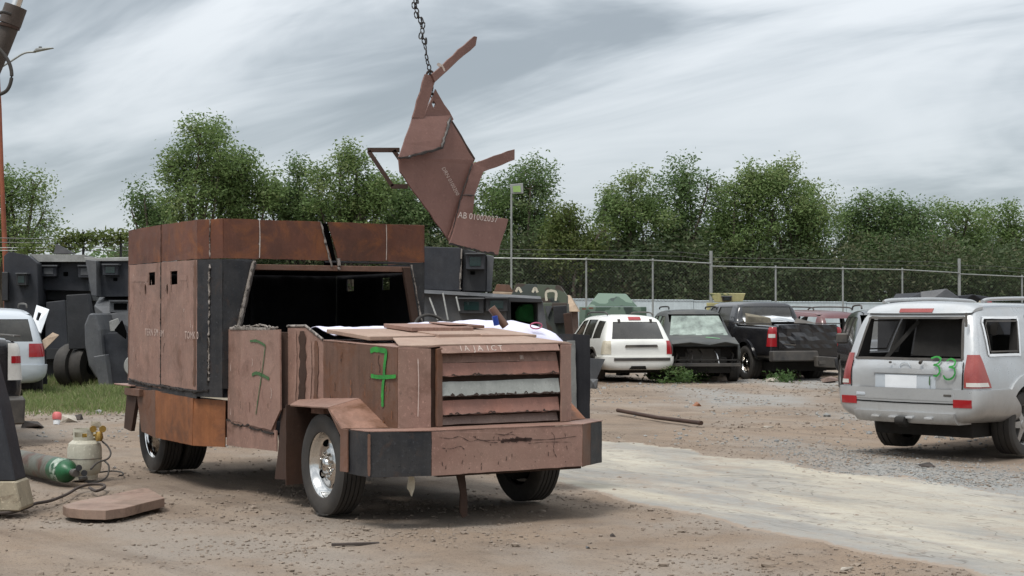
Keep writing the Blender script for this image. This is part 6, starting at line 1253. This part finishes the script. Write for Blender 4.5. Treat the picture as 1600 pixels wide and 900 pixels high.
tube('hose', smoothpath([f(160, 690, 16.0), f(168, 697, 15.9), f(173, 708, 15.8), f(168, 717, 15.7), f(152, 723, 15.6), f(142, 733, 15.4)], 6), .009, m_tyre, hs); tube('hose', smoothpath([f(163, 720, 15.8), f(170, 728, 15.7), f(168, 743, 15.6), f(158, 751, 15.5), f(140, 754, 15.4), f(128, 748, 15.4)], 6), .009, m_tyre, hs)
tube('hose', smoothpath([GR(155, 738, .03)-hs.location, GR(175, 736, .02)-hs.location, GR(190, 738, .02)-hs.location, GR(192, 742, .02)-hs.location, GR(186, 743, .02)-hs.location], 5), .008, m_tyre, hs)
wc = thing('welding_cable', 'brown rubber cable snaking over the dirt towards the left frame edge', 'cable', GR(80, 780)); tube('cable', smoothpath([GR(x, y, .03)-wc.location for x, y in ((140, 762), (150, 767), (163, 762), (160, 757), (140, 757), (122, 762), (105, 772), (80, 782), (55, 787), (45, 792), (20, 800), (-10, 803), (-80, 812))], 7), .014, M('brown_rubber', (.06, .045, .038), rough=.8), wc)
cu = thing('cup', 'crushed red and white paper cup on the rubble at the left', 'cup', GR(88, 664)); lathe('cup', [(0, .0), (.045, .0), (.055, .09), (.052, .09)], m_white2, cu, seg=16, T=Matrix.Rotation(R(70), 4, 'X')); lathe('red_lid', [(.056, .075), (.068, .10), (.068, .16), (.05, .19), (0, .19)], M('pinkish_red_plastic', (.62, .16, .16), rough=.5, speck=0, streak=0), cu, seg=16, T=Matrix.Rotation(R(75), 4, 'X') @ Matrix.Translation((0, 0, 0)))
rd = thing('steel_rod', 'long thin dark steel bar lying on the dirt behind the truck nose', 'bar', GR(1030, 651)); q0 = GR(965, 641, .06); q1 = GR(1096, 661, .06); tube('bar', [q0-rd.location, (q0+q1)/2-rd.location-V3((0, 0, .02)), q1-rd.location], .032, m_dark, rd)
rr3 = random.Random(11)
def scrap(label, px, py, w, m, h=.05, cat='scrap', name='scrap_piece', n=9, elong=1.0):
    g = GR(px, py); s = w/FPX*g.y; o = hullpts(name, [(rr3.uniform(-.5, .5)*s, rr3.uniform(-.5, .5)*s*1.2, rr3.uniform(0, 1)**2*h) for _ in range(n)]+[(-.5*s, 0, 0), (.5*s, .1, 0)], m, None, bw=0); o.location = (g.x, g.y, h_(g.x, g.y)); o.rotation_euler = (0, 0, rr3.uniform(0, .6)); tag(o, label, cat); return o
m_rub = M('pale_rubbish', (.42, .38, .32), alt=(.2, .17, .14), rough=.9, sc=6); m_burn = M('burnt_scrap', (.03, .026, .024), alt=(.08, .06, .05), rough=.9)
scrap('pale crumpled rubbish beside the red and white cup', 108, 660, 30, m_rub, .13, n=16); scrap('dark burnt lump at the right of the pale crumpled rubbish', 118, 655, 22, m_burn, .10, n=14)
scrap('yellowed crumpled foil on the rubble above the cream gas tank', 150, 668, 16, m_cream, .10, n=12); scrap('pale flat stone in the left rubble below the grass', 125, 678, 26, m_rub, .06)
scrap('dark torn scrap at the foot of the left black pickup', 50, 669, 34, m_burn, .10, n=14); scrap('dark crumpled piece on the dirt in front of the silver off-roader bumper', 1449, 729, 26, m_burn, .05, n=12)
scrap('orange brown rag on the far dirt behind the steel bar', 1089, 634, 13, m_skirt, .08); scrap('pale flat scrap on the dirt left of the silver off-roader', 1199, 668, 18, m_rub, .04); scrap('small white scrap near the lying bottle hose', 178, 731, 6, m_white2, .03)
scrap('dark lump on the foreground dirt below the truck bumper', 957, 836, 9, m_burn, .035); scrap('flat pale stone on the foreground dirt near the right end of the lane edge', 1322, 885, 26, m_rub, .03); scrap('bluish grey scrap on the foreground dirt', 921, 855, 12, m_ar2, .03)
scrap('rubble heap piece between the weeds and the black pickup wheel', 1205, 596, 22, m_rub, .14, n=14); scrap('second rubble piece under the black pickup tail', 1235, 590, 26, m_slat3, .2, n=14); scrap('rubble piece near the silver off-roader light', 1296, 598, 26, m_slat3, .15, n=14)
scrap('grey block of rubble in front of the white wagon wheel', 930, 607, 14, m_ar2, .25, n=14)
st_ = thing('stick', 'thin dark stick on the foreground dirt below the front wheel', 'stick', GR(555, 850)); tube('stick', [GR(518, 851, .015)-st_.location, GR(553, 850, .02)-st_.location, GR(592, 849, .01)-st_.location], .012, m_burn, st_, seg=5)
# ================================================================ cloth, pipe and rag on the truck
RZ = math.atan2(TL.y, TL.x)
vs = []; fs = []; NV, NU = 60, 10
for i in range(NV+1):
    v = -.72+2.42*i/NV; zt = np.interp(v, [-.72, 0, .3, .9, 1.35, 1.58, 1.70], [1.535, 1.55, 1.585, 1.60, 1.585, 1.53, 1.46])
    for j in range(NU+1):
        t = j/NU; u = -.92+.50*t; z = zt-.02-.10*t**2.5*(1 if v > 0 else .6)+.022*noise.noise((v*4, t*2, 1))+.012*noise.noise((v*11, t*3, 4)); 
        if t > .8 and v > .75: z -= (t-.8)*.30*min(1, (v-.75)*3)
        vs.append((u+.015*noise.noise((v*7, t, 2)), v, z))
for i in range(NV):
    for j in range(NU): k = i*(NU+1)+j; fs.append((k, k+NU+1, k+NU+2, k+1))
m_cloth = M('white_cloth', (.66, .65, .76), alt=(.60, .59, .72), rough=.9, streak=0, speck=.04, bump=.1, bs=60, spec=.1)
cl = mesh('cloth', vs, fs, m_cloth, None, smooth=True); cl.location = TO; cl.rotation_euler = (0, 0, RZ); so_ = cl.modifiers.new('s', 'SOLIDIFY'); so_.thickness = .006; tag(cl, 'white cloth sheet with a small red mark draped over the cowl', 'cloth')
c_ = TU(835, 509, -.50); bmq = bmesh.new(); addtube(bmq, [c_+V3((.03, .045*math.cos(a)*1.4, .028*math.sin(a))) for a in [2*math.pi*k/12 for k in range(13)]], .007, 5, cap=False); rm_ = bmo('red_mark', bmq, M('faded_red_print', (.5, .12, .2), rough=.9, bump=0), cl)
rp_ = thing('rusty_pipe', 'short rusty pipe with a blue band leaning out of the engine bay', 'pipe', TO, RZ); a = TU(768, 481, -.35); b = TU(790, 510, -.30); tube('pipe', [a, b], .036, m_hood, rp_, seg=14); d_ = (b-a); tube('blue_band', [TU(773, 494, -.28), TU(776, 508, -.28)], .026, M('blue_plastic', (.015, .05, .30), rough=.4, streak=0), rp_, seg=12)
rag = thing('rag', 'small pale torn rag hanging below the bumper', 'rag', TO, RZ); q = [TU(x, y, .9) for x, y in ((639, 743), (646, 744), (648, 752), (647, 764), (643, 776), (640, 768), (636, 763), (638, 752))]; plate('rag', q, .02, m_cream, rag)
